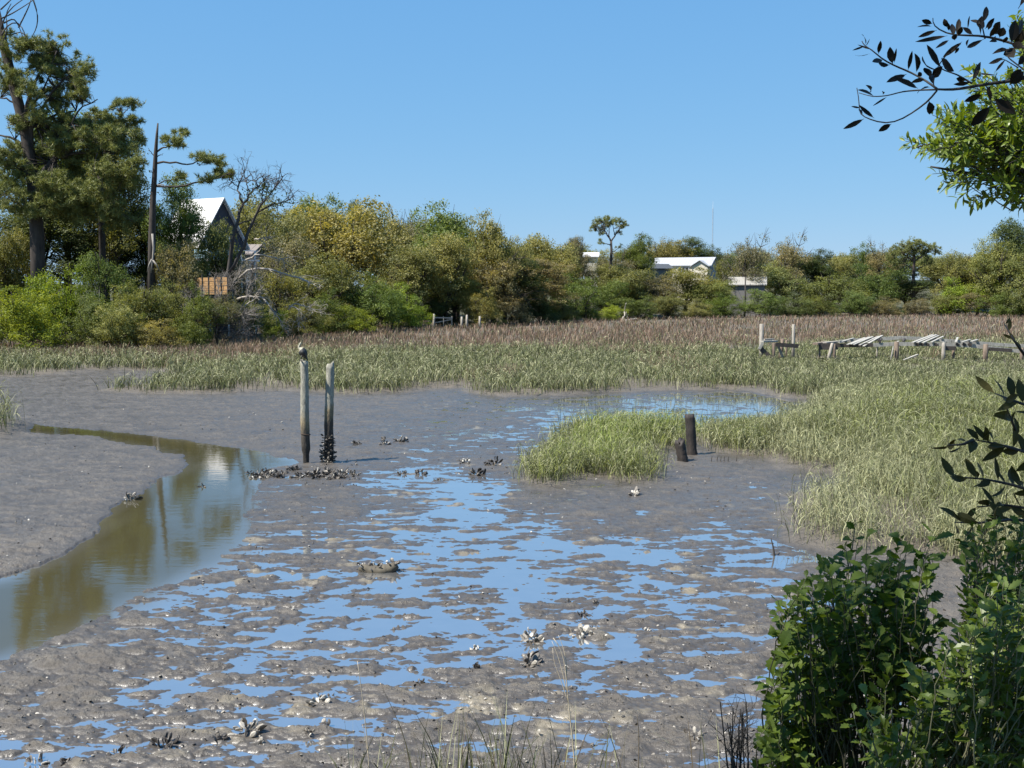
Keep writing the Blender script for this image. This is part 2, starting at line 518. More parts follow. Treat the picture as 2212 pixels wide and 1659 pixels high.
# water: one sheet at z = 0 that shows wherever the mud dips below it
wm, t, b, o = mat_new("water")
v = coords(t, 'Object', (0.55, 1.5, 1))
rip = noise_tex(t, v, 2.2, 4, 0.55)
at = t.nodes.new('ShaderNodeAttribute'); at.attribute_name = 'deep'; deep = at.outputs['Fac']
murk = mixcol(t, noise_tex(t, coords(t), 0.25, 3), (0.046, 0.040, 0.018), (0.064, 0.056, 0.027))
t.links.new(mixcol(t, deep, mixcol(t, noise_tex(t, coords(t), 3.0, 3), (0.15, 0.145, 0.138), (0.21, 0.205, 0.195)), murk), b.inputs['Base Color'])
b.inputs['Roughness'].default_value = 0.5; b.inputs['Specular IOR Level'].default_value = 0.0
bmp = bump(t, b, rip, 0.10, 0.02)
gl = t.nodes.new('ShaderNodeBsdfGlossy'); gl.inputs['Roughness'].default_value = 0.045; gl.inputs['Color'].default_value = (0.95, 0.95, 0.95, 1)
t.links.new(bmp.outputs[0], gl.inputs['Normal'])
fr = t.nodes.new('ShaderNodeFresnel'); fr.inputs['IOR'].default_value = 1.33
mr = t.nodes.new('ShaderNodeMapRange'); mr.inputs[4].default_value = 1.0
t.links.new(fr.outputs[0], mr.inputs[0])
lo = t.nodes.new('ShaderNodeMapRange'); lo.inputs[3].default_value = 0.66; lo.inputs[4].default_value = 0.04
t.links.new(deep, lo.inputs[0]); t.links.new(lo.outputs[0], mr.inputs[3])
mx = t.nodes.new('ShaderNodeMixShader'); t.links.new(mr.outputs[0], mx.inputs[0]); t.links.new(b.outputs[0], mx.inputs[1]); t.links.new(gl.outputs[0], mx.inputs[2])
t.links.new(mx.outputs[0], o.inputs['Surface'])
gx, gy = np.meshgrid(np.linspace(-90, 90, 361), np.linspace(7.5, 75, 181)); wx, wy = gx.ravel(), gy.ravel()
ii = np.arange(180)[:, None] * 361 + np.arange(360)[None]
deep_v = sstep(-0.9, 0.5, sdist(wx, wy, CREEK))
tag(link("water", new_mesh("water", np.stack([wx, wy, 0 * wx], 1), np.stack([ii, ii + 1, ii + 362, ii + 361], -1).reshape(-1, 4), None, (wm,), point_attr={'deep': deep_v})), kind='structure')

# ------------------------------------------------------------------ marsh grass
def blade_mesh(base, h, wd, az, lean, droop, col, rng):
    n = len(base)
    L = np.stack([np.cos(az), np.sin(az), np.zeros(n)], 1)
    wa = rng.uniform(0, 2 * pi, n)
    W = np.stack([np.cos(wa), np.sin(wa), np.zeros(n)], 1) * (wd / 2)[:, None]
    up = np.array([0, 0, 1.0])
    ts = (0.0, 0.38, 0.72, 1.0); ws = (0.9, 1.0, 0.75, 0.0)
    v = []
    for t, k in zip(ts, ws):
        over = np.maximum(t - 0.55, 0) / 0.45
        c = base + up * (h * (t - droop * over ** 1.3))[:, None] + L * (h * (lean * t ** 1.4 + droop * 0.9 * over))[:, None]
        if k > 0: v += [c - W * k, c + W * k]
        else: v.append(c)
    v = np.stack(v, 1)                                     # n,7,3
    o = (np.arange(n) * 7)[:, None]
    q = np.concatenate([o + np.array([[0, 1, 3, 2]]), o + np.array([[2, 3, 5, 4]])])
    t = o + np.array([[4, 5, 6]])
    shade = np.ones((n, 7)) * 1.0
    c = np.repeat(col[:, None, :], 7, 1) * shade[:, :, None]
    return v.reshape(-1, 3), q, t, c.reshape(-1, 3)

def arch_leaves(base, L, wd, col, rng):
    n = len(base); a = rng.uniform(0, 2 * pi, n); D = np.stack([np.cos(a), np.sin(a), np.zeros(n)], 1); W = np.stack([-np.sin(a), np.cos(a), rng.normal(0, 0.3, n)], 1) * (wd / 2)[:, None]
    up = np.array([0, 0, 1.0]); rise = rng.uniform(0.3, 1.1, n); v = []
    for t, k in zip((0.0, 0.35, 0.72, 1.0), (0.7, 1.0, 0.75, 0.0)):
        c = base + D * (L * t)[:, None] + up * (L * (rise * t - (0.45 + rise) * t * t))[:, None]
        if k > 0: v += [c - W * k, c + W * k]
        else: v.append(c)
    o = (np.arange(n) * 7)[:, None]
    q = np.concatenate([o + np.array([[0, 1, 3, 2]]), o + np.array([[2, 3, 5, 4]])])
    return np.stack(v, 1).reshape(-1, 3), q, o + np.array([[4, 5, 6]]), np.repeat(col, 7, 0)

gm, t, b, o = mat_new("marsh_grass_blades")
a = t.nodes.new('ShaderNodeAttribute'); a.attribute_name = 'blade_colour'
t.links.new(a.outputs['Color'], b.inputs['Base Color']); b.inputs['Roughness'].default_value = 0.55
b.inputs['Specular IOR Level'].default_value = 0.25
tr = t.nodes.new('ShaderNodeBsdfTranslucent'); t.links.new(mixcol(t, 1.0, a.outputs['Color'], (1.1, 1.1, 0.7), 'MULTIPLY'), tr.inputs['Color'])
mx = t.nodes.new('ShaderNodeMixShader'); mx.inputs[0].default_value = 0.22
t.links.new(b.outputs[0], mx.inputs[1]); t.links.new(tr.outputs[0], mx.inputs[2]); t.links.new(mx.outputs[0], o.inputs['Surface'])

GREEN = np.array([0.172, 0.190, 0.078]); PALE = np.array([0.40, 0.39, 0.225]); LIME = np.array([0.25, 0.275, 0.065])
RUSH = np.array([0.205, 0.138, 0.096]); STRAW = np.array([0.36, 0.275, 0.19]); DARKG = np.array([0.062, 0.066, 0.034]); WINE = np.array([0.150, 0.092, 0.072])

def field(name, polys, n, seed, label, mode):
    rng = np.random.default_rng(seed)
    X = []; Y = []
    for poly, lo_px, hi_px, share in polys:
        px = rng.uniform(lo_px[0], hi_px[0], int(n * share * 6)); py = rng.uniform(lo_px[1], hi_px[1], len(px))
        x, y = Ga(px, py)
        ok = inpoly(x, y, poly)
        off = (px < -30) | (px > 2240)
        ok &= (~off) | (rng.random(len(px)) < 0.35)
        x = x[ok][:int(n * share)]; y = y[ok][:int(n * share)]
        X.append(x); Y.append(y)
    x = np.concatenate(X); y = np.concatenate(Y)
    x = x + rng.normal(0, 0.22, len(x)); y = y + rng.normal(0, 0.30, len(y))
    # tussocks: pull the shoots a little towards clump centres, thin out some spots
    cl = vnoise(x * 1.1, y * 1.1, 21) * 0.6 + vnoise(x * 0.25, y * 0.25, 22) * 0.4
    keep = rng.random(len(x)) < np.clip(0.28 + (cl - 0.28) * 2.2, 0.14, 1) * np.where(vnoise(x * 0.33 + 5, y * 0.22, 27) < 0.24, 0.22, 1.0)
    x, y, cl = x[keep], y[keep], cl[keep]
    z, up, ma, tn = terrain(x, y)
    keep = (up < 0.75) & (z > -0.04)
    x, y, z, cl = x[keep], y[keep], z[keep], cl[keep]
    m = len(x)
    px, py = to_px(x, y, 0)
    d = y
    r1, r2, r3 = rng.random(m), rng.random(m), rng.random(m)
    patch = fbm(x * 0.10, y * 0.05, 31, 3) * 0.5 + 0.5
    tall = rng.random(m) < 0.04
    small = fbm(x * 0.5, y * 0.3, 33, 3) * 0.5 + 0.5
    h = (0.48 + 0.52 * r1) * (0.70 + 0.55 * cl)
    if mode == 'back':
        line = np.interp(px, [-300, 0, 300, 520, 700, 1000, 1300, 1640, 1900, 2300], [770, 776, 778, 784, 775, 763, 758, 760, 748, 742])
        br = sstep(-18, 20, line + 34 * (patch - 0.5) + 12 * (r2 - 0.5) - py) * (0.78 + 0.22 * sstep(0.35, 0.6, small))
        br2 = sstep(0.60, 0.70, patch * 0.6 + small * 0.4) * sstep(835, 815, py) * 0.5
        br = np.maximum(br, br2)
        h *= 1 - 0.1 * br
        col = np.where((r2 < 0.45)[:, None], GREEN, np.where((r2 < 0.72)[:, None], PALE * 0.85, DARKG * 1.3))
        col = col * (0.8 + 0.4 * small)[:, None]
        bc = np.where((r2 < 0.55)[:, None], RUSH * 1.15, np.where((r2 < 0.82)[:, None], STRAW * 0.75, WINE))
        isb = rng.random(m) < br
        col = np.where(isb[:, None], bc, col)
        lean = np.where(isb, 0.34, 0.38) * (0.3 + r3)
        dr = np.where(isb, 0.28 * r2, np.where(r3 < 0.6, 0.5, 0.15)) * (0.3 + 0.7 * r1)
    else:
        far = sstep(975, 880, py)
        col = np.where((r2 < 0.34)[:, None], GREEN * 1.05, np.where((r2 < 0.52)[:, None], PALE, np.where((r2 < 0.80)[:, None], LIME * 0.92, DARKG * 1.2)))
        gold = sstep(0.5, 0.7, patch) * far
        col = col * (1 - 0.5 * gold[:, None]) + (np.array([0.27, 0.25, 0.09]) * 0.5) * gold[:, None]
        if mode == 'island':
            edge = sdist(x, y, ISLAND)
            lim = sstep(0.1, 1.3, edge)
            col = col * (1 - 0.6 * lim[:, None]) + np.where((r3 < 0.75)[:, None], np.array([0.26, 0.33, 0.06]), PALE) * 0.6 * lim[:, None]
            h *= 0.8 + 0.25 * lim
        else:
            edge = sdist(x, y, RIGHTM) if mode == 'right' else np.full(m, 3.0)
            if mode == 'tuft': h *= 1.35
            h *= 0.72 + 0.42 * sstep(0.2, 3.0, edge)
            dryness = (1 - sstep(0.4, 4.0, edge)) * 0.8
            col = col * (1 - dryness[:, None]) + np.where((r3 < 0.6)[:, None], PALE * 1.12, DARKG * 1.6) * dryness[:, None]
        lean = 0.5 * (0.2 + r3); dr = np.where(r1 < 0.7, 0.62, 0.12) * (0.3 + 0.7 * r3)
    col = col * rng.uniform(0.55, 1.4, (m, 1))
    h = np.where(tall, h * 1.35, h); col = np.where(tall[:, None], DARKG * 1.4, col); dr = np.where(tall, 0.02, dr); lean = np.where(tall, 0.12, lean)
    h *= 1 - 0.5 * sstep(0, 3, x - 14) * sstep(60, 66, y) * sstep(80, 75, y)
    wd = np.maximum(0.010, (0.50 if mode == 'back' else 0.40) * d / 1138.0) * (0.7 + 0.6 * r2)
    az = rng.uniform(0, 2 * pi, m)
    v, q, tt, c = blade_mesh(np.stack([x, y, z - 0.03], 1), h, wd, az, lean, dr, np.clip(col, 0, 0.8), rng)
    # side leaves that arch out of the shoots and catch the sun
    rep = np.arange(m)
    rep = rep[rng.random(m) < (0.38 if mode == 'back' else 0.62)]
    if mode == 'back': rep = rep[~isb[rep]]
    f = rng.uniform(0.35, 0.92, len(rep)); hh = h[rep] * f
    b0 = np.stack([x[rep] + np.cos(az[rep]) * hh * lean[rep] * f ** 0.4, y[rep] + np.sin(az[rep]) * hh * lean[rep] * f ** 0.4, z[rep] - 0.03 + hh], 1)
    lc = np.where((rng.random(len(rep)) < 0.42)[:, None], PALE * 0.9, np.where((rng.random(len(rep)) < 0.5)[:, None], col[rep], GREEN)) * rng.uniform(0.45, 1.15, (len(rep), 1))
    if mode != 'back': lc = lc * 0.55 + 0.45 * col[rep]
    v2, q2, t2, c2_ = arch_leaves(b0, h[rep] * rng.uniform(0.25, 0.5, len(rep)), np.maximum(0.012, 0.60 * d[rep] / 1138.0), np.clip(lc, 0, 0.75), rng)
    q = np.concatenate([q, q2 + len(v)]); tt = np.concatenate([tt, t2 + len(v)]); v = np.concatenate([v, v2]); c = np.concatenate([c, c2_])
    me = new_mesh(name, v, q, tt, (gm,), point_col={'blade_colour': c})
    return tag(link(name, me), label, 'marsh grass', kind='stuff')

field("marsh_grass", [(MARSH, (-450, 680), (2650, 800), 0.55), (MARSH, (-450, 760), (2650, 862), 0.45)], 210000, 1,
      "wide marsh of grey green cordgrass with brown rushes behind it", 'back')
field("shore_cordgrass", [(RIGHTM, (1500, 850), (2500, 960), 0.5), (RIGHTM, (1500, 930), (2500, 1230), 0.5)], 95000, 2,
      "tall yellow green cordgrass spreading from the right shore onto the mud", 'right')
field("island_cordgrass", [(ISLAND, (1100, 920), (1700, 1060), 1.0)], 20000, 3,
      "bright green cordgrass clump standing out in the mud beside two black stumps", 'island')
field("left_cordgrass", [(LEFTTUFT, (-300, 900), (40, 955), 1.0)], 4000, 4,
      "small cordgrass tuft on the left mud bank above the creek", 'tuft')

# ------------------------------------------------------------------ foliage builders
def leaf_quads(c, nrm, size, rng, aspect=0.62):
    n = len(c)
    nrm = nrm / (np.linalg.norm(nrm, axis=1)[:, None] + 1e-9)
    r = rng.normal(size=(n, 3))
    a = np.cross(nrm, r); a /= np.linalg.norm(a, axis=1)[:, None] + 1e-9
    b = np.cross(nrm, a)
    s = size[:, None] * 0.5
    k = rng.uniform(0.6, 1.1, (n, 1)) * aspect
    v = np.stack([c - a * s, c + b * s * k - a * s * 0.1, c + a * s, c - b * s * k + a * s * 0.15], 1)
    q = (np.arange(n) * 4)[:, None] + np.arange(4)[None, :]
    return v.reshape(-1, 3), q

def unit(rng, n):
    v = rng.normal(size=(n, 3)); return v / np.linalg.norm(v, axis=1)[:, None]

bark_mat = wood_mat("bark", (0.022, 0.017, 0.014), (0.080, 0.064, 0.053), 0.92, 0.25, 3.5)
palebark_mat = plain_mat("grey_bark", (0.26, 0.235, 0.205), 0.85, 0.3, 3.0)
deadwood_mat = plain_mat("dark_dead_wood", (0.05, 0.043, 0.038), 0.85, 0.4, 3.0)
tree_leaf = leaf_material("tree_leaves", None, 0.38, 0.55, 0.25)
pine_leaf = leaf_material("pine_needles", None, 0.22, 0.5, 0.3, (1.15, 1.15, 0.6))

SIZE = dict(dome=(10, 10), tall=(10, 18), shrub=(10, 8), loose=(10, 11))
def crown_variant(seed, kind):
    """Unit tree 10 m tall and 10 m wide: (trunk mesh, crown mesh)."""
    rng = np.random.default_rng(seed)
    n = {'dome': 32, 'tall': 52, 'shrub': 28, 'loose': 36}[kind]
    ctr, rad = {'dome': ((0, 0, 5.6), (3.9, 3.9, 3.7)), 'tall': ((0, 0, 10.4), (3.5, 3.5, 6.8)),
                'shrub': ((0, 0, 3.2), (4.0, 4.0, 4.6)), 'loose': ((0, 0, 6.6), (3.9, 3.9, 3.9))}[kind]
    u = unit(rng, n * 3)
    u = u[u[:, 2] > (-0.75 if kind != 'shrub' else -0.6)][:n]
    blobs = np.array(ctr) + u * np.array(rad) * rng.uniform(0.52, 1.12, (len(u), 1))
    R = rng.uniform(0.75, 1.8, len(blobs)) * (0.8 if kind == 'loose' else 1.0)
    blobs = np.concatenate([blobs, np.array(ctr) + rng.normal(size=(5, 3)) * 1.0]); R = np.append(R, [1.5] * 5)
    cen = []; nor = []; size = []; tint = []
    for bc, br in zip(blobs, R):
        k = int(22 * br * br / 1.8)
        su = unit(rng, k)
        sc = bc + su * br * rng.uniform(0.65, 1.08, (k, 1)) * np.array([1, 1, 0.8])
        sc[:, 2] = np.maximum(sc[:, 2], 0.25)
        bt = rng.normal(0, 0.13)
        for p, dr in zip(sc, su):
            m = rng.integers(24, 36) if kind != 'loose' else rng.integers(15, 23)
            q = p + rng.normal(size=(m, 3)) * np.array([0.29, 0.29, 0.20])
            cen.append(q); nor.append(rng.normal(size=(m, 3)) * 0.6 + dr * 0.6 + np.array([-0.25, -0.1, 0.55]))
            size.append(rng.uniform(0.13, 0.29, m)); tint.append(np.clip(0.45 + bt + rng.normal(0, 0.20) + rng.normal(0, 0.16, m), 0, 1))
    cen = np.concatenate(cen); nor = np.concatenate(nor); size = np.concatenate(size); tint = np.concatenate(tint)
    v, q = leaf_quads(cen, nor, size, rng)
    lo = np.percentile(v, 0.3, axis=0); hi = np.percentile(v, 99.7, axis=0)
    W0, H0 = SIZE[kind]
    s = np.array([10 / (hi[0] - lo[0]), 10 / (hi[1] - lo[1]), H0 / hi[2]]); mid = np.array([(hi[0] + lo[0]) / 2, (hi[1] + lo[1]) / 2, 0])
    v = (v - mid) * s
    crown = new_mesh("crown_" + kind, v, q, None, (tree_leaf,), face_attr={'tint': tint})
    mb = MB()
    zt = dict(dome=4.6, tall=9.0, shrub=2.0, loose=5.2)[kind]
    bend = rng.normal(0, 0.25, 2)
    pts = [(bend[0] * k * k, bend[1] * k * k, -0.6 + (zt + 0.6) * k) for k in np.linspace(0, 1, 6)]
    r0 = 0.34 if kind != 'shrub' else 0.12
    mb.tube(pts, np.linspace(r0 * 1.25, r0 * 0.6, 6), 8)
    bb = (blobs - mid) * s
    limbed = rng.choice(len(bb), 16, replace=False)
    for i in limbed:
        k = rng.uniform(0.45, 1.0); st = np.array([bend[0] * k * k, bend[1] * k * k, -0.6 + (zt + 0.6) * k])
        mid2 = st * 0.45 + bb[i] * 0.55 + np.array([0, 0, -0.5]) + rng.normal(0, 0.25, 3)
        tt = np.linspace(0, 1, 7)[:, None]
        p = st * (1 - tt) ** 2 + 2 * mid2 * tt * (1 - tt) + bb[i] * tt ** 2
        mb.tube(p + rng.normal(0, 0.05, p.shape), np.linspace(r0 * 0.42, 0.04, 7), 5)
        for _ in range(3):
            e = bb[i] + rng.normal(0, 0.9, 3); k2 = rng.integers(3, 6)
            mb.tube([p[k2], (p[k2] + e) / 2 + rng.normal(0, 0.15, 3), e], [0.07, 0.045, 0.02], 4)
    for i in rng.choice(limbed, 22 if kind == 'loose' else 10):
        dr = bb[i] - np.array([0, 0, zt]); dr /= np.linalg.norm(dr) + 1e-9
        for _ in range(2):
            e1 = bb[i] + dr * rng.uniform(0.9, 1.7) + rng.normal(0, 0.5, 3); mb.tube([bb[i], (bb[i] + e1) / 2 + rng.normal(0, 0.12, 3), e1], [0.045, 0.03, 0.012], 4, cap=False)
    return mb.mesh("trunk_" + kind, bark_mat, True), crown

VAR = {k: [crown_variant(100 + 10 * i + j, k) for j in range(c)] for i, (k, c) in enumerate((('dome', 4), ('tall', 3), ('shrub', 4), ('loose', 3)))}

LEAFCOL = dict(green=(0.118, 0.155, 0.040), bright=(0.215, 0.270, 0.036), olive=(0.200, 0.204, 0.066), gold=(0.240, 0.226, 0.088),
               brown=(0.218, 0.196, 0.108), dark=(0.080, 0.104, 0.036), grey=(0.200, 0.190, 0.122), moss=(0.168, 0.178, 0.062), pine=(0.190, 0.212, 0.078))
_trng = np.random.default_rng(77)
def tree(px, top, width, d, kind, colour, label, name='oak_tree', cat='tree', group=None, dz=None):
    mpp = d / F
    x = (px - 1106.0) * mpp
    z0 = hz(x, d)
    H = V(px, top, d)[2] - z0
    W = min(width * mpp, 1.75 * H)
    i = int(_trng.integers(len(VAR[kind])))
    tm, cm = VAR[kind][i]
    e = empty(name, (x, d, z0), label, cat, group or 'trees and shrubs along the marsh edge')
    e.rotation_euler[2] = float(_trng.uniform(0, 2 * pi))
    dep = float(_trng.uniform(0.9, 1.15))
    e.scale = (W / 10, W / 10, H / SIZE[kind][1])
    link('trunk', tm, e)
    c = link('crown', cm, e)
    k = _trng.uniform(0.88, 1.12)
    col = np.array(LEAFCOL[colour]) * k * np.array([_trng.uniform(0.93, 1.07), 1, _trng.uniform(0.9, 1.1)])
    c.color = (*col, 1)
    return e

# ------------------------------------------------------------------ trees and shrubs along the shore
def shrub(*a, **k):
    return tree(*a, name='shrub', cat='shrub', **k)

for a in [
 # px, top, width, distance, shape, colour, label
 (150, 240, 240, 112, 'tall', 'green', "tall green oak filling the gap behind the big pine"),
 (252, 262, 180, 109, 'tall', 'moss', "tall green oak rounding off the dark grove beside the dead-topped pine"),
 (90, 395, 230, 106, 'tall', 'dark', "dark oak standing straight behind the big pine trunk"),
 (-70, 330, 230, 110, 'tall', 'dark', "dark oak at the far left picture edge behind the big pine"),
 (386, 380, 128, 109, 'tall', 'green', "green oak covering the left end of the white roofed house"),
 (470, 478, 112, 106, 'dome', 'moss', "low spreading green oak in front of the white roofed house"),
 (385, 520, 105, 97, 'dome', 'brown', "brownish young oak just right of the dead-topped pine trunk"),
 (235, 470, 170, 113, 'tall', 'dark', "dark oak deep in the grove between the two pines"),
 (320, 440, 130, 113, 'tall', 'dark', "dark oak directly behind the dead-topped pine trunk"),
 (20, 500, 120, 100, 'dome', 'moss', "small mossy oak left of the big pine trunk"),
 (520, 424, 170, 152, 'dome', 'olive', "olive oak seen through the bare black tree"),
 (600, 455, 150, 143, 'dome', 'gold', "golden oak just right of the bare black tree"),
 (690, 424, 160, 172, 'dome', 'green', "green topped oak peeking over the big golden oak"),
 (745, 436, 250, 152, 'dome', 'gold', "biggest golden oak, domed, in the middle of the far shore"),
 (850, 455, 160, 170, 'dome', 'gold', "golden brown oak behind the right shoulder of the biggest golden oak"),
 (790, 436, 70, 186, 'dome', 'dark', "small dark treetop showing just above the biggest golden oak"),
 (900, 460, 150, 178, 'loose', 'grey', "grey twiggy oak left of the tall green domed oak"),
 (985, 442, 220, 166, 'dome', 'green', "tall green domed oak forming the crest of the far shore"),
 (1065, 462, 150, 162, 'dome', 'olive', "olive oak on the right flank of the tall green domed oak"),
 (962, 505, 140, 151, 'dome', 'gold', "orange tinted oak below the tall green domed oak"),
 (885, 530, 150, 147, 'dome', 'moss', "mossy green oak above the wooden posts at the marsh edge"),
 (640, 505, 150, 132, 'loose', 'grey', "thin grey green oak right of the bare black tree"),
 (700, 550, 170, 127, 'dome', 'moss', "broad mossy oak below the biggest golden oak"),
 (605, 580, 150, 117, 'loose', 'olive', "straggly olive oak behind the pale dead branches"),
 (770, 590, 170, 131, 'shrub', 'green', "full green shrubby oak under the biggest golden oak"),
 (1030, 545, 160, 157, 'dome', 'brown', "dusky brown oak below the olive oak on the crest"),
 (1090, 560, 140, 160, 'loose', 'brown', "thin brown oak with bare limbs near the middle of the shore"),
 (980, 600, 150, 154, 'dome', 'olive', "olive oak directly behind the three thin posts"),
 (1125, 560, 120, 163, 'tall', 'dark', "dark oak at the foot of the crest on its right side"),
 (1130, 515, 110, 177, 'dome', 'olive', "olive brown oak stepping down from the crest"),
 (1195, 508, 130, 192, 'dome', 'gold', "pale golden oak right of the crest"),
 (1175, 560, 140, 172, 'tall', 'brown', "dull brown oak with dark gaps beside the small palm"),
 (1245, 512, 80, 203, 'tall', 'grey', "slim grey green tree left of the flat-topped pine"),
 (1235, 590, 120, 182, 'shrub', 'green', "green shrubby tree behind the small palm"),
 (1372, 508, 85, 217, 'tall', 'green', "dark green rounded tree just right of the flat-topped pine"),
 (1320, 545, 110, 213, 'loose', 'grey', "grey haze of twigs around the flat-topped pine trunk"),
 (1295, 600, 120, 197, 'shrub', 'green', "green bushy tree at the foot of the flat-topped pine"),
 (1345, 570, 140, 203, 'dome', 'moss', "mossy oak between the flat-topped pine and the dark roof"),
 (1440, 516, 110, 282, 'dome', 'gold', "golden treetops behind the long white roof, left part"),
 (1495, 512, 85, 285, 'tall', 'dark', "dark pointed tree behind the long white roof"),
 (1540, 530, 70, 288, 'dome', 'dark', "low dark tree at the foot of the radio mast"),
 (1480, 578, 140, 217, 'dome', 'olive', "olive oak in front of the long white roofed house"),
 (1405, 596, 120, 207, 'dome', 'grey', "grey brown oak below the dark roof"),
 (1530, 605, 110, 214, 'dome', 'olive', "olive gold oak below the gable of the long house"),
 (1605, 512, 115, 229, 'loose', 'grey', "tall grey feathery tree right of the long house"),
 (1565, 560, 55, 245, 'dome', 'olive', "small olive tree touching the gable of the long house"),
 (1692, 511, 110, 241, 'loose', 'brown', "tall brown twiggy tree on the right skyline"),
 (1755, 540, 90, 243, 'tall', 'dark', "dark round tree right of the tall brown twiggy tree"),
 (1690, 568, 150, 236, 'dome', 'moss', "dark mossy oak above the small shed roof"),
 (1800, 548, 100, 248, 'dome', 'olive', "olive tree in a dip of the right skyline"),
 (1852, 528, 100, 258, 'dome', 'green', "fresh green dome on the right skyline"),
 (1905, 525, 80, 248, 'loose', 'brown', "brown ragged tree beside the fresh green dome"),
 (1795, 590, 160, 230, 'shrub', 'moss', "wide mossy thicket tree behind the ruined dock posts"),
 (1885, 572, 130, 236, 'shrub', 'green', "green tree below the brown ragged tree"),
 (2042, 545, 110, 252, 'dome', 'moss', "mossy tree right of the umbrella pine"),
 (1955, 590, 130, 240, 'tall', 'dark', "dark tree behind the umbrella pine trunk"),
 (2092, 552, 120, 254, 'dome', 'olive', "olive tree in the low part of the skyline near the right edge"),
 (2208, 474, 130, 227, 'dome', 'dark', "dark high treetop at the right edge of the picture"),
 (2160, 512, 140, 222, 'dome', 'olive', "large olive tree below the dark high treetop"),
 (2085, 600, 140, 225, 'shrub', 'bright', "fresh green shrubby tree right of the umbrella pine"),
 (2240, 530, 150, 214, 'shrub', 'moss', "mossy tree cut by the right edge of the picture"),
]:
    tree(*a)

for a in [
 (55, 622, 200, 85, 'shrub', 'bright', "bright green shrub in front at the left edge"),
 (140, 578, 150, 92, 'shrub', 'bright', "light green shrub against the big pine trunk"),
 (-60, 590, 160, 93, 'shrub', 'green', "green shrub cut by the left edge of the picture"),
 (225, 548, 150, 94, 'shrub', 'green', "tall green shrub between the two pine trunks"),
 (295, 606, 150, 90, 'shrub', 'moss', "mossy shrub at the foot of the dead-topped pine"),
 (195, 640, 130, 88, 'shrub', 'green', "green shrub right of the bright one at the left edge"),
 (250, 652, 130, 86.5, 'shrub', 'olive', "olive shrub with dry tips near the marsh edge at left"),
 (368, 605, 110, 93, 'shrub', 'moss', "mossy shrub left of the orange fence"),
 (430, 612, 100, 90, 'shrub', 'green', "green shrub under the orange fence"),
 (345, 690, 130, 86.5, 'shrub', 'gold', "low yellow brown shrub on the marsh edge"),
 (300, 678, 90, 88, 'shrub', 'green', "small green shrub left of the low yellow brown one"),
 (470, 634, 110, 92, 'loose', 'grey', "grey lichen covered shrub below the bare black tree"),
 (535, 560, 90, 106, 'loose', 'grey', "pale grey shrub behind the bare black tree trunk"),
 (545, 650, 110, 101, 'loose', 'moss', "thin shrub among the pale dead branches"),
 (590, 665, 60, 106, 'shrub', 'bright', "small bright shrub at the marsh edge below the dead branches"),
 (645, 650, 120, 110, 'shrub', 'moss', "mossy shrub right of the small bright one"),
 (705, 625, 140, 119, 'shrub', 'green', "green shrub left of the pair of bright shrubs"),
 (800, 610, 140, 127, 'shrub', 'green', "tall green shrub behind the pair of bright shrubs"),
 (845, 612, 130, 136, 'shrub', 'bright', "bright green shrub of a pair, the taller"),
 (890, 655, 90, 140, 'shrub', 'bright', "bright green shrub of a pair, the lower, left of the posts"),
 (760, 660, 110, 120, 'shrub', 'bright', "light green shrub in front of the tall green shrub"),
 (945, 640, 100, 151, 'shrub', 'dark', "dark shrub behind the rail between the posts"),
 (1040, 622, 100, 150, 'shrub', 'gold', "gold brown shrub right of the thin posts"),
 (1100, 640, 110, 157, 'shrub', 'brown', "brown shrub at the marsh edge mid shore"),
 (1165, 640, 110, 165, 'shrub', 'dark', "dark shrub left of the small palm"),
 (1215, 655, 80, 172, 'shrub', 'moss', "mossy shrub touching the small palm"),
 (1320, 655, 80, 188, 'shrub', 'bright', "light green shrub behind the fallen bleached tree"),
 (1285, 668, 50, 184, 'shrub', 'olive', "low olive shrub right of the small palm"),
 (1375, 640, 90, 192, 'shrub', 'green', "green shrub right of the fallen bleached tree"),
 (1440, 632, 100, 198, 'shrub', 'moss', "mossy shrub below the grey brown oak"),
 (1500, 645, 90, 204, 'shrub', 'olive', "olive shrub below the long house"),
 (1560, 632, 90, 208, 'shrub', 'green', "green shrub left of the pole at the marsh edge"),
 (1640, 625, 100, 213, 'shrub', 'green', "green shrub right of the pole at the marsh edge"),
 (1715, 632, 90, 216, 'shrub', 'dark', "dark shrub above the leaning dock post"),
 (1775, 640, 90, 218, 'shrub', 'moss', "mossy shrub above the gap in the dock"),
 (1840, 628, 100, 221, 'shrub', 'green', "green shrub above the first loose dock planks"),
 (1910, 640, 90, 223, 'shrub', 'brown', "brown shrub above the middle of the dock"),
 (1980, 645, 80, 225, 'shrub', 'grey', "pale shrub at the foot of the umbrella pine"),
 (2040, 630, 100, 226, 'shrub', 'olive', "olive shrub above the second loose dock planks"),
 (2110, 632, 90, 222, 'loose', 'grey', "grey bare shrub near the right edge"),
 (2170, 625, 110, 216, 'shrub', 'green', "green shrub at the marsh edge, last before the right edge"),
 (2260, 620, 110, 212, 'shrub', 'moss', "mossy shrub just past the right edge"),
]:
    shrub(*a, group='shrubs along the marsh edge')

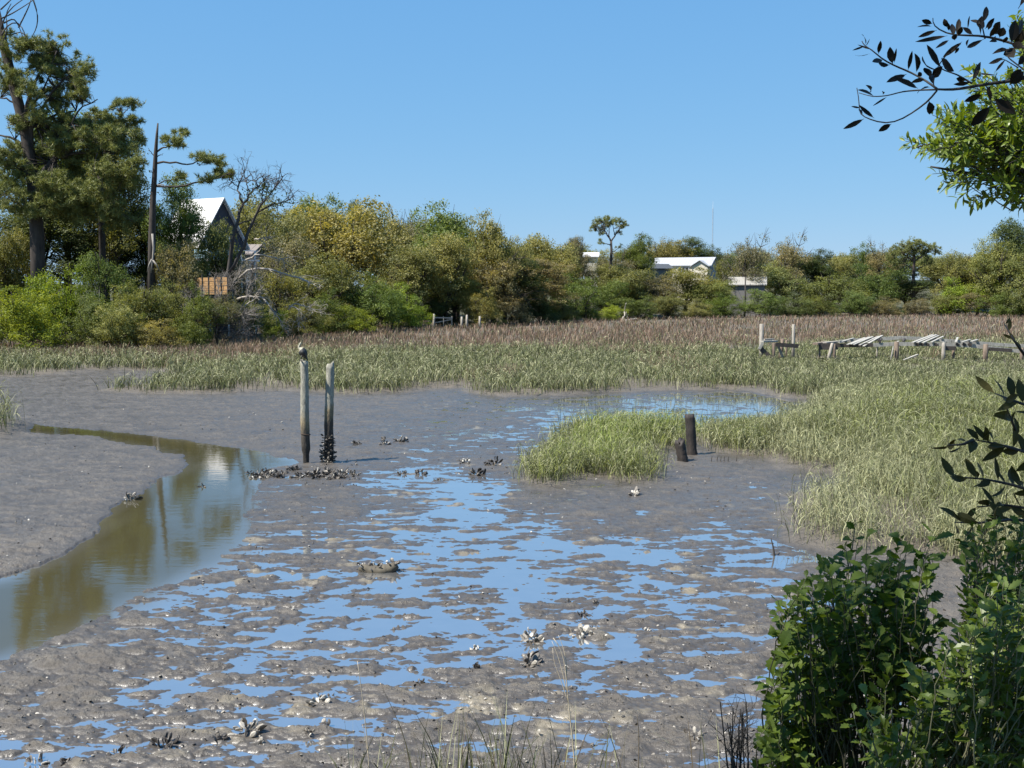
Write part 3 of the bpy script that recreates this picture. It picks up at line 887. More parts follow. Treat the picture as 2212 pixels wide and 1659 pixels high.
for i, (px, top, wd, d, lab) in enumerate([
 (560, 455, 160, 205, "distant olive treetop behind the bare black tree"), (640, 452, 130, 210, "distant treetop between the bare black tree and the biggest golden oak"), (940, 470, 160, 215, "distant treetop left behind the tall green domed oak"),
 (1150, 530, 130, 265, "distant treetop right behind the tall green domed oak"), (1230, 528, 120, 275, "distant treetop left of the flat-topped pine"), (1300, 540, 120, 290, "distant treetop behind the flat-topped pine trunk"), (1390, 528, 100, 300, "distant treetop between the flat-topped pine and the long pale roof"),
 (1580, 545, 110, 310, "distant treetop just right of the radio mast"), (1650, 538, 110, 315, "distant treetop behind the tall grey feathery tree"), (1730, 548, 110, 318, "distant treetop right behind the tall brown twiggy tree"), (1830, 552, 120, 320, "distant treetop behind the fresh green dome"),
 (1940, 540, 110, 322, "distant treetop left behind the umbrella pine"), (2010, 552, 110, 324, "distant treetop right behind the umbrella pine"), (2070, 556, 110, 325, "distant treetop at the lowest dip of the right skyline"), (2140, 548, 120, 320, "distant treetop left behind the dark high treetop at the right edge"), (2230, 520, 140, 300, "distant treetop cut by the right edge of the picture")]):
    tree(px, top, wd, d, 'dome', ['olive', 'gold', 'moss', 'green'][i % 4], lab, group='distant treetops behind the shore')

# ------------------------------------------------------------------ pines with needle pads
def needle_pad(rng, c, rad, n):
    """Tufts of long needles through a flattened pad: (verts, tris, tint)."""
    u = unit(rng, n) * rng.uniform(0.35, 1.0, (n, 1)) * np.array(rad) + c
    k = 16
    ctr = np.repeat(u, k, 0)
    dr = unit(rng, n * k) + np.array([0, 0, 0.35]); dr /= np.linalg.norm(dr, axis=1)[:, None]
    L = rng.uniform(0.28, 0.46, (n * k, 1))
    pr = np.cross(dr, unit(rng, n * k)); pr /= np.linalg.norm(pr, axis=1)[:, None] + 1e-9
    w = 0.024
    v = np.stack([ctr - pr * w, ctr + pr * w, ctr + dr * L], 1).reshape(-1, 3)
    t = np.arange(len(v)).reshape(-1, 3)
    ti = np.clip(np.repeat(rng.normal(0.5, 0.2, n), k) + rng.normal(0, 0.1, n * k), 0, 1)
    return v, t, ti

def pine(name, label, base, trunk_px, limbs, pads, d, seed, colour='pine', dens=1.0, extra=None, bark=None):
    rng = np.random.default_rng(seed)
    x0, y0 = base
    loc = np.array([x0, y0, hz(x0, y0)])
    e = empty(name, loc, label, 'pine tree')
    bark = bark or bark_mat
    mb = MB()
    for pts, r0, r1 in trunk_px:
        P = [V(a, b, d + (c[0] if c else 0)) for a, b, *c in pts]
        if pts is trunk_px[0][0]: P[0] = loc - np.array([0, 0, 0.4])
        mb.tube(P, np.linspace(r0, r1, len(P)), 9, wob=0.06, rng=rng)
    part('trunk', mb, bark, e, True)
    mb = MB()
    padw = []
    for px, py, rpx, rpy, *o in pads:
        off = o[0] if o else rng.uniform(-2.0, 2.0)
        padw.append((V(px, py, d + off), rpx * 1.12 * d / F, rpy * 1.25 * d / F))
    for pts, r0 in limbs:
        P = [V(a, b, d + (c[0] if c else 0)) for a, b, *c in pts]
        tt = np.linspace(0, 1, 10); s = np.linspace(0, 1, len(P)); P = np.array(P)
        Q = np.stack([np.interp(tt, s, P[:, i]) for i in range(3)], 1); Q[1:-1] = (Q[:-2] + Q[1:-1] * 2 + Q[2:]) / 4
        Q += rng.normal(0, 0.05, Q.shape)
        mb.tube(Q, np.linspace(r0, r0 * 0.35, 10), 6)
        for (c, rx, rz) in padw:                     # twigs that reach the pads near the end of this limb
            dd = np.linalg.norm(Q - c, axis=1); i = int(dd.argmin())
            if dd[i] < rx * 1.9:
                for _ in range(5):
                    tip = c + unit(rng, 1)[0] * np.array([rx, rx, rz]) * 0.8
                    m = (Q[i] + tip) / 2 + rng.normal(0, 0.15, 3)
                    mb.tube([Q[i], m, tip], [r0 * 0.3, r0 * 0.2, 0.02], 4)
    part('branches', mb, bark, e, True)
    VV = []; TT = []; II = []; n0 = 0
    for (c, rx, rz) in padw:
        sub = max(4, int(9 * rx * rx) + 3)
        for _ in range(sub):
            cc = c + unit(rng, 1)[0] * np.array([rx, rx, rz * 1.35]) * rng.uniform(0.2, 1.25)
            r = rng.uniform(0.22, 0.58) * min(1.0, rx)
            v, t, ti = needle_pad(rng, cc, (r * 1.2, r * 1.2, r * 0.85), int(rng.integers(7, 15) * dens) + 1)
            VV.append(v); TT.append(t + n0); II.append(ti); n0 += len(v)
    v = np.concatenate(VV) - loc
    o = link('crown', new_mesh('pine_crown', v, None, np.concatenate(TT), (pine_leaf,), face_attr={'tint': np.concatenate(II)}), e)
    o.color = (*LEAFCOL[colour], 1)
    if extra: extra(e, rng)
    return e

d = 98.0
def vines(e, rng):
    mb = MB()
    for pts in [[(2, 65), (10, 35), (30, 12), (55, -5)], [(2, 40), (25, 30), (50, 15), (72, 0)], [(4, 75), (14, 55), (40, 45), (55, 75), (58, 92)], [(40, 60), (55, 30), (66, 5), (70, -15)],
                [(6, 70), (20, 78), (48, 66), (60, 88)], [(2, 20), (18, 5), (35, -12)], [(8, 50), (30, 38), (42, 58), (52, 90)], [(70, -5), (82, 30), (80, 60), (66, 84)], [(10, 90), (16, 60), (12, 30), (24, 8)]]:
        P = np.array([V(a, b, d - 1 + rng.uniform(-1, 1)) for a, b in pts]); tt = np.linspace(0, 1, 9); s = np.linspace(0, 1, len(P))
        Q = np.stack([np.interp(tt, s, P[:, i]) for i in range(3)], 1); Q[1:-1] = (Q[:-2] + Q[1:-1] * 2 + Q[2:]) / 4
        mb.tube(Q, np.linspace(0.07, 0.03, 9), 5)
    part('bare_twigs', mb, deadwood_mat, e, True)
pine("tall_pine", "tallest pine with a forked dark trunk and broad needle pads at the left edge",
     ((85 - 1106) * d / F, d),
     [([(86, 640), (80, 520), (76, 440), (70, 380), (60, 315), (52, 270), (40, 225), (24, 165), (6, 90), (-12, 10)], 0.62, 0.34),
      ([(76, 410), (82, 385), (95, 368), (112, 350), (120, 335)], 0.36, 0.15),
      ([(50, 260), (60, 225), (72, 185), (84, 160)], 0.26, 0.08),
      ([(66, 350), (66, 310), (66, 280), (72, 262)], 0.34, 0.16)],
     [([(70, 275, 0), (95, 262, 1), (125, 245, 1.5), (165, 240, 1.5)], 0.17), ([(72, 262), (95, 225), (130, 175), (150, 160)], 0.15), ([(60, 240), (80, 215), (100, 190), (120, 110)], 0.13),
      ([(110, 285), (150, 285), (165, 240), (210, 215)], 0.12), ([(60, 250), (35, 225), (15, 215), (-10, 208)], 0.13), ([(60, 318), (30, 300), (5, 292), (-20, 290)], 0.15), ([(105, 352), (150, 325), (200, 310), (255, 300)], 0.18),
      ([(115, 345), (170, 330), (230, 330), (300, 340)], 0.15), ([(78, 470), (120, 465), (180, 440), (230, 430)], 0.14), ([(78, 440), (40, 420), (10, 410)], 0.12), ([(65, 380), (45, 365), (10, 355)], 0.13)],
     [(50, 98, 34, 16), (95, 100, 34, 20), (120, 125, 34, 20), (152, 148, 30, 16), (175, 165, 26, 18), (160, 188, 30, 14), (115, 190, 28, 14), (60, 195, 28, 12), (30, 185, 26, 12), (178, 205, 22, 12), (130, 225, 24, 9),
      (15, 130, 24, 30), (72, 128, 30, 12), (90, 150, 26, 10), (35, 160, 22, 10), (140, 262, 30, 12), (110, 282, 32, 14), (150, 295, 36, 14), (195, 300, 36, 16), (235, 305, 34, 16), (270, 320, 30, 16), (200, 340, 40, 15), (120, 320, 34, 14), (255, 290, 26, 12),
      (30, 350, 36, 20), (20, 400, 44, 22), (60, 450, 40, 16), (130, 425, 44, 18), (190, 415, 40, 16), (170, 455, 46, 18), (230, 445, 44, 18), (120, 395, 36, 14), (10, 330, 26, 16), (260, 470, 36, 16), (85, 240, 26, 10), (40, 265, 28, 12), (165, 360, 40, 14), (225, 370, 38, 14), (270, 385, 34, 14), (90, 330, 26, 12), (290, 350, 24, 10)], d, 5, extra=vines)
d = 103.0
pine("leaning_pine", "second pine with small needle tufts reaching right above the dark grove", ((225 - 1106) * d / F, d),
     [([(222, 600), (218, 420), (214, 330), (225, 290)], 0.34, 0.12)],
     [([(222, 300), (255, 270), (262, 250), (255, 232)], 0.1), ([(225, 295), (265, 282), (288, 268), (300, 262)], 0.09), ([(222, 310), (200, 280), (180, 262)], 0.09), ([(262, 250), (272, 238), (285, 230)], 0.06)],
     [(250, 222, 14, 10), (276, 225, 18, 9), (238, 256, 18, 9), (262, 268, 24, 9), (292, 268, 16, 8), (205, 252, 22, 12), (180, 268, 26, 12), (230, 285, 30, 12), (290, 300, 20, 12)], d, 6)
d = 96.0
def snag(e, rng):
    for group in ([([(329, 505), (332, 535), (330, 560), (326, 590)], 0.11), ([(330, 562), (338, 572), (345, 585)], 0.08), ([(328, 560), (322, 572), (318, 588)], 0.07)], [([(340, 400), (352, 398), (362, 412)], 0.06)]):
        mb = MB()
        for pts, r in group:
            mb.tube([V(a, b, d - 0.7) for a, b in pts], np.linspace(r, r * 0.4, len(pts)), 6, wob=0.15, rng=rng)
        part('broken_limb', mb, palebark_mat, e, True)
pine("dead_topped_pine", "slender pine with a bare broken top and needles only on its right limbs", ((326 - 1106) * d / F, d),
     [([(326, 600), (328, 520), (330, 440), (334, 380), (336, 330), (339, 290), (341, 266)], 0.36, 0.06)],
     [([(338, 327), (350, 320), (362, 317), (372, 312)], 0.09), ([(338, 352), (372, 350), (400, 356), (425, 352), (445, 345)], 0.10), ([(425, 352), (435, 358)], 0.05), ([(338, 402), (370, 404), (410, 400), (450, 390), (490, 378)], 0.11),
      ([(336, 338), (326, 330), (322, 322)], 0.05), ([(336, 340), (346, 334), (353, 332)], 0.05), ([(336, 378), (328, 372), (322, 366)], 0.05), ([(338, 402), (350, 392), (375, 388), (390, 384)], 0.06)],
     [(372, 300, 18, 9), (395, 286, 15, 8), (380, 312, 15, 6), (360, 300, 10, 6), (440, 340, 18, 5), (462, 342, 16, 6), (475, 351, 12, 4), (450, 350, 12, 4), (455, 386, 18, 5), (480, 378, 18, 5), (500, 374, 10, 4), (393, 384, 13, 7), (470, 370, 12, 4)],
     d, 7, dens=0.75, extra=snag)
d = 205.0
pine("flat_topped_pine", "lone pine with a thin flat crown standing above the far shore", ((1318 - 1106) * d / F, d),
     [([(1317, 640), (1318, 585), (1321, 545), (1320, 520)], 0.30, 0.2)],
     [([(1320, 522), (1312, 508), (1305, 495), (1298, 482)], 0.15), ([(1320, 522), (1328, 510), (1335, 498), (1343, 485)], 0.15), ([(1312, 508), (1300, 500), (1288, 490)], 0.11), ([(1316, 512), (1316, 495), (1314, 480)], 0.11),
      ([(1335, 498), (1345, 492), (1350, 488)], 0.1), ([(1319, 530), (1305, 525), (1298, 520)], 0.1), ([(1328, 510), (1326, 495), (1322, 482)], 0.1), ([(1305, 495), (1292, 500), (1284, 494)], 0.08), ([(1319, 545), (1332, 540), (1340, 532)], 0.08)],
     [(1284, 488, 9, 5), (1292, 480, 10, 4.5), (1303, 475, 11, 4), (1315, 473, 10, 3.5), (1297, 492, 11, 4), (1285, 496, 7, 3), (1330, 477, 11, 3.5), (1342, 478, 10, 3.5), (1350, 484, 6, 4), (1343, 490, 9, 3), (1310, 484, 10, 3.5), (1322, 482, 8, 3), (1299, 503, 7, 3.5), (1298, 519, 7, 4), (1338, 502, 6, 2.5), (1338, 533, 6, 3)], d, 8, 'pine', 0.42)
d = 236.0
pine("umbrella_pine", "umbrella shaped pine with a straight dark trunk on the right shore", ((1974 - 1106) * d / F, d),
     [([(1973, 660), (1973, 600), (1975, 560), (1974, 540)], 0.36, 0.25)],
     [([(1974, 565), (1955, 550), (1938, 540)], 0.17), ([(1974, 565), (1995, 550), (2018, 540)], 0.17), ([(1974, 550), (1970, 535), (1965, 528)], 0.17), ([(1974, 550), (1985, 535), (1998, 527)], 0.15), ([(1974, 580), (1950, 570), (1930, 566)], 0.13), ([(1974, 585), (1995, 575), (2012, 568)], 0.13)],
     [(1940, 538, 15, 6), (1953, 531, 15, 6), (1968, 526, 15, 6), (1985, 524, 15, 6), (2000, 529, 15, 6), (2014, 536, 13, 6), (2024, 545, 10, 5), (1932, 547, 13, 5), (1955, 545, 16, 5), (1992, 543, 17, 5), (1975, 540, 14, 5), (1930, 566, 14, 5), (1950, 563, 12, 5), (2010, 566, 13, 5), (1920, 556, 9, 4)], d, 9, 'pine', 0.45)

# ------------------------------------------------------------------ bare and fallen trees
def bez(P, n):
    P = np.array(P, float); tt = np.linspace(0, 1, n); s = np.linspace(0, 1, len(P))
    Q = np.stack([np.interp(tt, s, P[:, i]) for i in range(3)], 1)
    Q[1:-1] = (Q[:-2] + Q[1:-1] * 2 + Q[2:]) / 4
    return Q

def twigs(mb, rng, p, d, L, r, depth, spread=0.7):
    d = d / np.linalg.norm(d)
    n = 4; pts = [p]
    for i in range(n):
        d = d + rng.normal(0, 0.22, 3); d /= np.linalg.norm(d)
        pts.append(pts[-1] + d * L / n)
    mb.tube(pts, np.linspace(r, r * 0.5, n + 1), 5 if r > 0.03 else 3, cap=False)
    if depth > 0:
        for k in range(rng.integers(2, 4)):
            i = rng.integers(2, n + 1)
            twigs(mb, rng, pts[i], d + rng.normal(0, spread, 3), L * rng.uniform(0.5, 0.75), r * 0.55, depth - 1, spread)

def c2(cx, cy): return ((500 + cx / 2.765) * 0.73733, (450 + cy / 2.765) * 0.73733)
d = 97.0
rng = np.random.default_rng(31)
loc = np.array([*V(512, 640, d)[:2], 0]); loc[2] = hz(loc[0], loc[1])
e = empty("bare_tree", loc, "bare black twisted tree rising in front of the white roofed house", "tree")
mb = MB(); tw = MB()
for k, (pts, r0, r1) in enumerate([
    ([(395, 1160), (400, 1080), (430, 1010), (480, 950), (484, 850), (500, 720), (520, 600), (560, 510), (590, 400)], 0.24, 0.11), ([(590, 400), (550, 340), (545, 280), (575, 200), (592, 150)], 0.10, 0.03), ([(590, 400), (640, 310), (700, 280), (750, 230), (770, 190)], 0.09, 0.03),
    ([(640, 310), (612, 245), (598, 195)], 0.06, 0.025), ([(480, 950), (520, 880), (570, 800), (610, 680), (640, 600), (700, 480), (742, 400), (800, 335), (850, 275), (905, 205)], 0.19, 0.035), ([(742, 400), (735, 330), (752, 250), (745, 200)], 0.07, 0.03),
    ([(715, 470), (800, 420), (880, 402), (950, 382), (1000, 345)], 0.08, 0.03), ([(535, 590), (600, 550), (650, 545), (700, 590)], 0.08, 0.03), ([(850, 275), (870, 225), (905, 185)], 0.05, 0.02), ([(545, 270), (510, 250), (480, 215)], 0.05, 0.02), ([(700, 280), (690, 230), (680, 215)], 0.04, 0.02)]):
    P = bez([V(*c2(a, b), d + rng.uniform(-0.6, 0.6) * (i > 0)) for i, (a, b) in enumerate(pts)], 12)
    P += rng.normal(0, 0.05, P.shape)
    mb.tube(P, np.linspace(r0, r1, 12), 7, wob=0.1, rng=rng)
    for i in (range(5, 12) if k != 0 else range(9, 12)):
        for _ in range(1):
            twigs(tw, rng, P[i], (P[min(i + 1, 11)] - P[i - 1]) + rng.normal(0, 0.35, 3), rng.uniform(0.7, 1.5), 0.035, 2)
part('trunk', mb, deadwood_mat, e, True)
part('twigs', tw, deadwood_mat, e)
# a few tired leaves at the branch ends
lv = []
for pc, n in ((( 750, 250), 60), ((775, 300), 70), ((945, 390), 45), ((700, 290), 30), ((800, 340), 40), ((870, 400), 40), ((640, 330), 40)):
    lv.append(V(*c2(*pc), d) + rng.normal(0, 0.32, (n, 3)))
lv = np.concatenate(lv); v, q = leaf_quads(lv - loc, rng.normal(size=lv.shape), rng.uniform(0.16, 0.3, len(lv)), rng)
o = link('leaves', new_mesh('leaves', v, q, None, (tree_leaf,), face_attr={'tint': rng.uniform(0, 1, len(q))}), e); o.color = (*LEAFCOL['dark'], 1)

pale_dead = plain_mat("bleached_wood", (0.33, 0.295, 0.25), 0.85, 0.3, 2.5)
grey_dead = plain_mat("grey_dead_twigs", (0.17, 0.15, 0.13), 0.9, 0.35, 2.5)
def dead_heap(name, label, limbs, d, seed, mat, n_tw=5, tr=0.03, tl=1.0, group='dead wood at the marsh edge'):
    rng = np.random.default_rng(seed)
    p0 = V(*limbs[0][0][0], d); loc = np.array([p0[0], p0[1], hz(p0[0], p0[1])])
    mb = MB(); tw = MB()
    for pts, r in limbs:
        P = bez([V(a, b, d + rng.uniform(-1, 1)) for a, b in pts], 10) + rng.normal(0, 0.06, (10, 3))
        mb.tube(P, np.linspace(r, r * 0.35, 10), 6, wob=0.12, rng=rng)
        for i in range(3, 10):
            for _ in range(n_tw // 2 if i < 6 else n_tw):
                twigs(tw, rng, P[i], (P[i] - P[i - 2]) + rng.normal(0, 0.3, 3), rng.uniform(0.5, 1.0) * tl, tr, 2)
    e = empty(name, loc, label, 'dead tree', group)
    part('limbs', mb, mat, e, True)
    if tw.n: part('twigs', tw, mat, e)
    return e
D2 = lambda *p: [c2(a, b) for a, b in p]
dead_heap("dead_tree", "bleached dead branches sprawling right of the bare black tree", [(D2((560, 1000), (690, 910), (830, 940), (940, 990), (1050, 1000), (1150, 1060)), 0.12), (D2((600, 860), (690, 825), (830, 830), (930, 880)), 0.09),
    (D2((680, 700), (740, 690), (790, 700)), 0.08)], 99, 41, pale_dead, 2, 0.03, 1.3)
dead_heap("dead_tree", "fallen grey dead tree lying at the marsh edge below the bleached branches", [(D2((540, 1180), (620, 1160), (720, 1150), (780, 1190), (830, 1290), (905, 1380)), 0.12), (D2((600, 1250), (660, 1180), (730, 1100)), 0.07),
    (D2((950, 1260), (1000, 1215), (1080, 1230), (1200, 1270)), 0.07), (D2((960, 1230), (1040, 1260), (1050, 1360)), 0.05)], 98, 42, pale_dead, 3, 0.025, 1.1)
dead_heap("dead_shrub", "grey leafless shrub tangled at the marsh edge under the bare black tree", [(D2((330, 1500), (330, 1400), (280, 1300), (250, 1150)), 0.07), (D2((380, 1500), (420, 1400), (520, 1320), (620, 1300)), 0.06), (D2((360, 1500), (380, 1380), (400, 1250), (380, 1100)), 0.06),
    (D2((460, 1520), (560, 1450), (590, 1390)), 0.06), (D2((300, 1500), (220, 1420), (160, 1220)), 0.06), (D2((420, 1510), (500, 1480), (560, 1520)), 0.05)], 92, 43, grey_dead, 6, 0.026, 1.2)
dead_heap("dead_shrub", "grey leafless shrub beside the orange fence", [(D2((500, 1330), (520, 1200), (480, 1080), (560, 960)), 0.07), (D2((520, 1330), (600, 1200), (650, 1050), (660, 920)), 0.06), (D2((510, 1300), (440, 1180), (420, 1060)), 0.05)], 95, 44, grey_dead, 6, 0.024, 1.2)
d = 186
dead_heap("fallen_tree", "bleached fallen tree with one upright spike at the far marsh edge", [([(1344, 694), (1358, 690), (1374, 688), (1385, 696)], 0.16), ([(1346, 690), (1350, 672), (1352, 654)], 0.14), ([(1350, 690), (1360, 695), (1376, 694)], 0.12), ([(1352, 676), (1356, 686), (1360, 694)], 0.08)], d, 45, pale_dead, 0)

# palm
d = 183.0; rng = np.random.default_rng(50)
x, y, _ = V(1264, 660, d); loc = np.array([x, y, hz(x, y)])
e = empty("palm", loc, "small dark fan palm at the far marsh edge", "palm")
mb = MB(); mb.tube([loc + (0, 0, -0.3), loc + (0.05, 0, 1.0), loc + (0, 0, 2.3)], [0.28, 0.24, 0.22], 8); part('trunk', mb, bark_mat, e, True)
vs = []; ts = []; n0 = 0; top = np.array([0, 0, 2.4])
for k in range(34):
    az = rng.uniform(0, 2 * pi); el = rng.uniform(-0.9, 1.3); dr = np.array([cos(az) * cos(el), sin(az) * cos(el), sin(el)])
    st = top + dr * rng.uniform(0.5, 1.0)
    for j in np.linspace(-1.1, 1.1, 11):
        sd = np.array([-sin(az), cos(az), 0]); dd = dr * cos(j) + sd * sin(j); dd = dd - np.array([0, 0, 0.25]); pr = np.cross(dd, (0.1, 0.2, 1)); pr /= np.linalg.norm(pr)
        vs += [st - pr * 0.05, st + pr * 0.05, st + dd * rng.uniform(0.7, 1.0)]
vs = np.array(vs); o = link('fronds', new_mesh('fronds', vs, None, np.arange(len(vs)).reshape(-1, 3), (tree_leaf,), face_attr={'tint': rng.uniform(0, 1, len(vs) // 3)}), e); o.color = (0.045, 0.06, 0.025, 1)

# ------------------------------------------------------------------ houses, fence, mast
white_roof = plain_mat("pale_metal_roof", (0.58, 0.57, 0.555), 0.45, 0.05, 0.6)
grey_roof = plain_mat("grey_metal_roof", (0.36, 0.365, 0.375), 0.5, 0.08, 0.6)
dark_wall = plain_mat("dark_blue_wall", (0.028, 0.030, 0.042), 0.7, 0.2, 1.0)
blue_wall = plain_mat("grey_blue_wall", (0.20, 0.225, 0.26), 0.7, 0.12, 1.0)
cream_wall = plain_mat("cream_wall", (0.62, 0.56, 0.45), 0.7, 0.06, 1.0)
white_paint = plain_mat("white_paint", (0.75, 0.75, 0.76), 0.5, 0.05, 1.0)
blue_panel = plain_mat("pale_blue_panel", (0.42, 0.62, 0.74), 0.5, 0.06, 1.0)
fence_wood = wood_mat("orange_fence_boards", (0.30, 0.165, 0.065), (0.44, 0.26, 0.11), 0.8, 0.6, 4)
glass_m, t, b, o = mat_new("dark_window_glass"); b.inputs['Base Color'].default_value = (0.02, 0.024, 0.03, 1); b.inputs['Roughness'].default_value = 0.08
tan_roof = plain_mat("tan_shingle_roof", (0.20, 0.17, 0.15), 0.8, 0.15, 1.0)

def house(name, label, corner, ang, L, Wd, z0, ze, zr, wall, roof, over=0.4, gable=None, roof_label=None):
    """Gable house: corner = near right ground corner; ridge runs left and away; returns (empty, frame function)."""
    e = empty(name, (corner[0], corner[1], z0), label, 'house')
    ca, sa = cos(ang), sin(ang)
    U = np.array([-ca, sa, 0.0])          # along the ridge, leftwards
    W = np.array([sa, ca, 0.0])           # across, away from the viewer
    O = np.array([corner[0], corner[1], 0.0])
    P = lambda u, w_, z: O + U * u + W * w_ + np.array([0, 0, z])
    for pts in ([P(0, 0, z0), P(L, 0, z0), P(L, 0, ze), P(0, 0, ze)], [P(L, Wd, z0), P(0, Wd, z0), P(0, Wd, ze), P(L, Wd, ze)]):
        mb = MB(); mb.poly(pts); part('wall', mb, wall, e)
    for u in (0, L):
        mb = MB(); mb.poly([P(u, Wd, z0), P(u, 0, z0), P(u, 0, ze), P(u, Wd / 2, zr), P(u, Wd, ze)]); part('gable_wall', mb, gable or wall, e)
    mb = MB(); sl = (zr - ze) / (Wd / 2); th = 0.16
    for s in (0, 1):
        f = (lambda w_: w_) if s == 0 else (lambda w_: Wd - w_)
        a0 = [P(-over, f(-over), ze - over * sl + 0.03), P(L + over, f(-over), ze - over * sl + 0.03), P(L + over, f(Wd / 2), zr + 0.03), P(-over, f(Wd / 2), zr + 0.03)]
        a1 = [p + np.array([0, 0, th]) for p in a0]
        mb.add(a0 + a1, [(0, 3, 2, 1), (4, 5, 6, 7), (0, 1, 5, 4), (1, 2, 6, 5), (2, 3, 7, 6), (3, 0, 4, 7)])
        nseam = int(L / 0.6)
        for k in range(nseam + 1):
            u = -over + (L + 2 * over) * k / nseam
            mb.box(P(u, f(-over), ze - over * sl + 0.03 + th + 0.012), P(u, f(Wd / 2), zr + 0.03 + th + 0.012), 0.05, 0.03)
    part('roof', mb, roof, e)
    return e, P

def window(e, P, u0, u1, w0, w1, z0, z1, out, frame=None, panes=2):
    """Window between two plan points (u0, w0) and (u1, w1); out = (du, dw) outward step."""
    q = lambda s, z, k: P(u0 + (u1 - u0) * s + out[0] * k, w0 + (w1 - w0) * s + out[1] * k, z)
    g = MB(); g.poly([q(0, z0, 0.02), q(1, z0, 0.02), q(1, z1, 0.02), q(0, z1, 0.02)])
    base = np.array(e.location); f = MB(); fw = 0.09
    nrm = P(out[0], out[1], 0) - P(0, 0, 0)
    for a_, b_ in (((0, z0), (1, z0)), ((0, z1), (1, z1))): f.box(q(a_[0], a_[1], 0.05), q(b_[0], b_[1], 0.05), 0.08, fw)
    for k in range(panes + 1): f.box(q(k / panes, z0 + fw / 2 + .002, 0.052), q(k / panes, z1 - fw / 2 - .002, 0.052), fw, 0.08, up=nrm)
    fo = part('window', f, frame or white_paint, e)
    o = link('pane', g.mesh('pane', glass_m, False, base), fo)

# left house with a steep white roof
d = 118.0
rdg = V(479, 431, d); z_r = rdg[2]; ang = radians(30); Wd = 6.6; z_e = z_r - 4.6
cor = rdg[:2] - np.array([sin(ang), cos(ang)]) * Wd / 2
hgz = hz(*cor)
e, P = house("house", "dark blue gabled house with a steep white metal roof among the left trees", cor, ang, 5.2, Wd, hgz - 0.3, z_e, z_r, dark_wall, white_roof, 0.35)
zd = V(480, 541, 115)[2]
window(e, P, 0, 0, 0.9, 2.6, zd, zd + 1.5, (-1, 0)); window(e, P, 0, 0, 3.2, 4.2, zd - 0.1, zd + 1.6, (-1, 0), panes=1)
window(e, P, 1.0, 3.0, 0, 0, zd - 0.1, zd + 1.4, (0, -1))
mb = MB()
mb.box(P(-0.05, -0.6, zd - 1.0), P(-2.0, -0.6, zd - 1.0), 0.2, 0.2); mb.box(P(-1.0, -0.7, zd - 0.9), P(-1.0, Wd, zd - 0.9), 2.0, 0.14)
for w_ in (-0.6, 2, 4, 6): mb.box(P(-1.9, w_, hgz - 0.5), P(-1.9, w_, zd + 0.1), 0.14, 0.14, up=(1, 0, 0))
mb.box(P(-1.9, -0.7, zd + 0.1), P(-1.9, Wd, zd + 0.1), 0.12, 0.08)
dk = part('deck', mb, white_paint, e)
mb = MB(); base = np.array(e.location)
mb.poly([P(-1.95, -0.5, zd - 0.8), P(-1.95, 2.1, zd - 0.8), P(-1.95, 2.1, zd + 0.05), P(-1.95, -0.5, zd + 0.05)]); mb.poly([P(0, -0.72, zd - 0.8), P(-1.9, -0.72, zd - 0.8), P(-1.9, -0.72, zd + 0.05), P(0, -0.72, zd + 0.05)])
link('deck_panel', mb.mesh('deck_panel', blue_panel, False, base), dk)
# tan roofed neighbour
d = 140.0; rd = V(560, 531, d); a2 = radians(8); cor = rd[:2] - np.array([sin(a2), cos(a2)]) * 3
e, P = house("house", "low tan roofed house half hidden behind the bare black tree", cor, a2, 6.5, 6, hz(*cor) - 0.3, rd[2] - 1.1, rd[2], blue_wall, tan_roof)
window(e, P, 1.5, 3.0, 0, 0, rd[2] - 2.7, rd[2] - 1.6, (0, -1)); window(e, P, 4.2, 5.4, 0, 0, rd[2] - 2.7, rd[2] - 1.6, (0, -1))
# long house at right
d = 262.0; rdg = V(1543, 557, d); ang = radians(24); Wd = 7.2; z_r = rdg[2]; z_e = z_r - 1.75
cor = rdg[:2] - np.array([sin(ang), cos(ang)]) * Wd / 2
hg = hz(*cor)
e, P = house("house", "long house with a pale metal roof and cream porch gable on the right shore", cor, ang, 13.2, Wd, hg - 0.4, z_e, z_r, cream_wall, grey_roof, 0.35, gable=blue_wall)
for w_ in (1.3, 3.1, 5.0): window(e, P, 0, 0, w_, w_ + 0.9, z_e - 1.3, z_e + 0.1, (-1, 0), panes=1)
mb = MB()                                           # porch with its own little gable
for p in ([P(0.3, -1.2, hg), P(3.9, -1.2, hg), P(3.9, -1.2, z_e - 0.2), P(2.1, -1.2, z_e + 0.9), P(0.3, -1.2, z_e - 0.2)], [P(0.3, 0, hg), P(0.3, -1.2, hg), P(0.3, -1.2, z_e - 0.2), P(0.3, 0, z_e - 0.2)], [P(3.9, -1.2, hg), P(3.9, 0, hg), P(3.9, 0, z_e - 0.2), P(3.9, -1.2, z_e - 0.2)]): mb.poly(p)
po = part('porch', mb, cream_wall, e)
mb = MB()
for s in (-1, 1):
    a0 = [P(2.1, -1.6, z_e + 1.0), P(2.1 + s * 2.2, -1.6, z_e - 0.35), P(2.1 + s * 2.2, 2.2, z_e - 0.35), P(2.1, 2.2, z_e + 1.0)]; a1 = [p + np.array([0, 0, 0.14]) for p in a0]
    mb.add(a0 + a1, [(0, 1, 2, 3), (7, 6, 5, 4), (0, 4, 5, 1), (1, 5, 6, 2), (2, 6, 7, 3), (3, 7, 4, 0)])
link('porch_roof', mb.mesh('porch_roof', grey_roof, False, np.array(e.location)), po)
window(e, P, 5.0, 7.5, 0, 0, z_e - 1.6, z_e - 0.4, (0, -1), panes=3)
mb = MB(); mb.box(P(13.6, 3.4, z_e - 1), P(13.6, 3.4, z_r + 0.1), 0.8, 0.8, up=(1, 0, 0)); part('chimney', mb, white_paint, e)
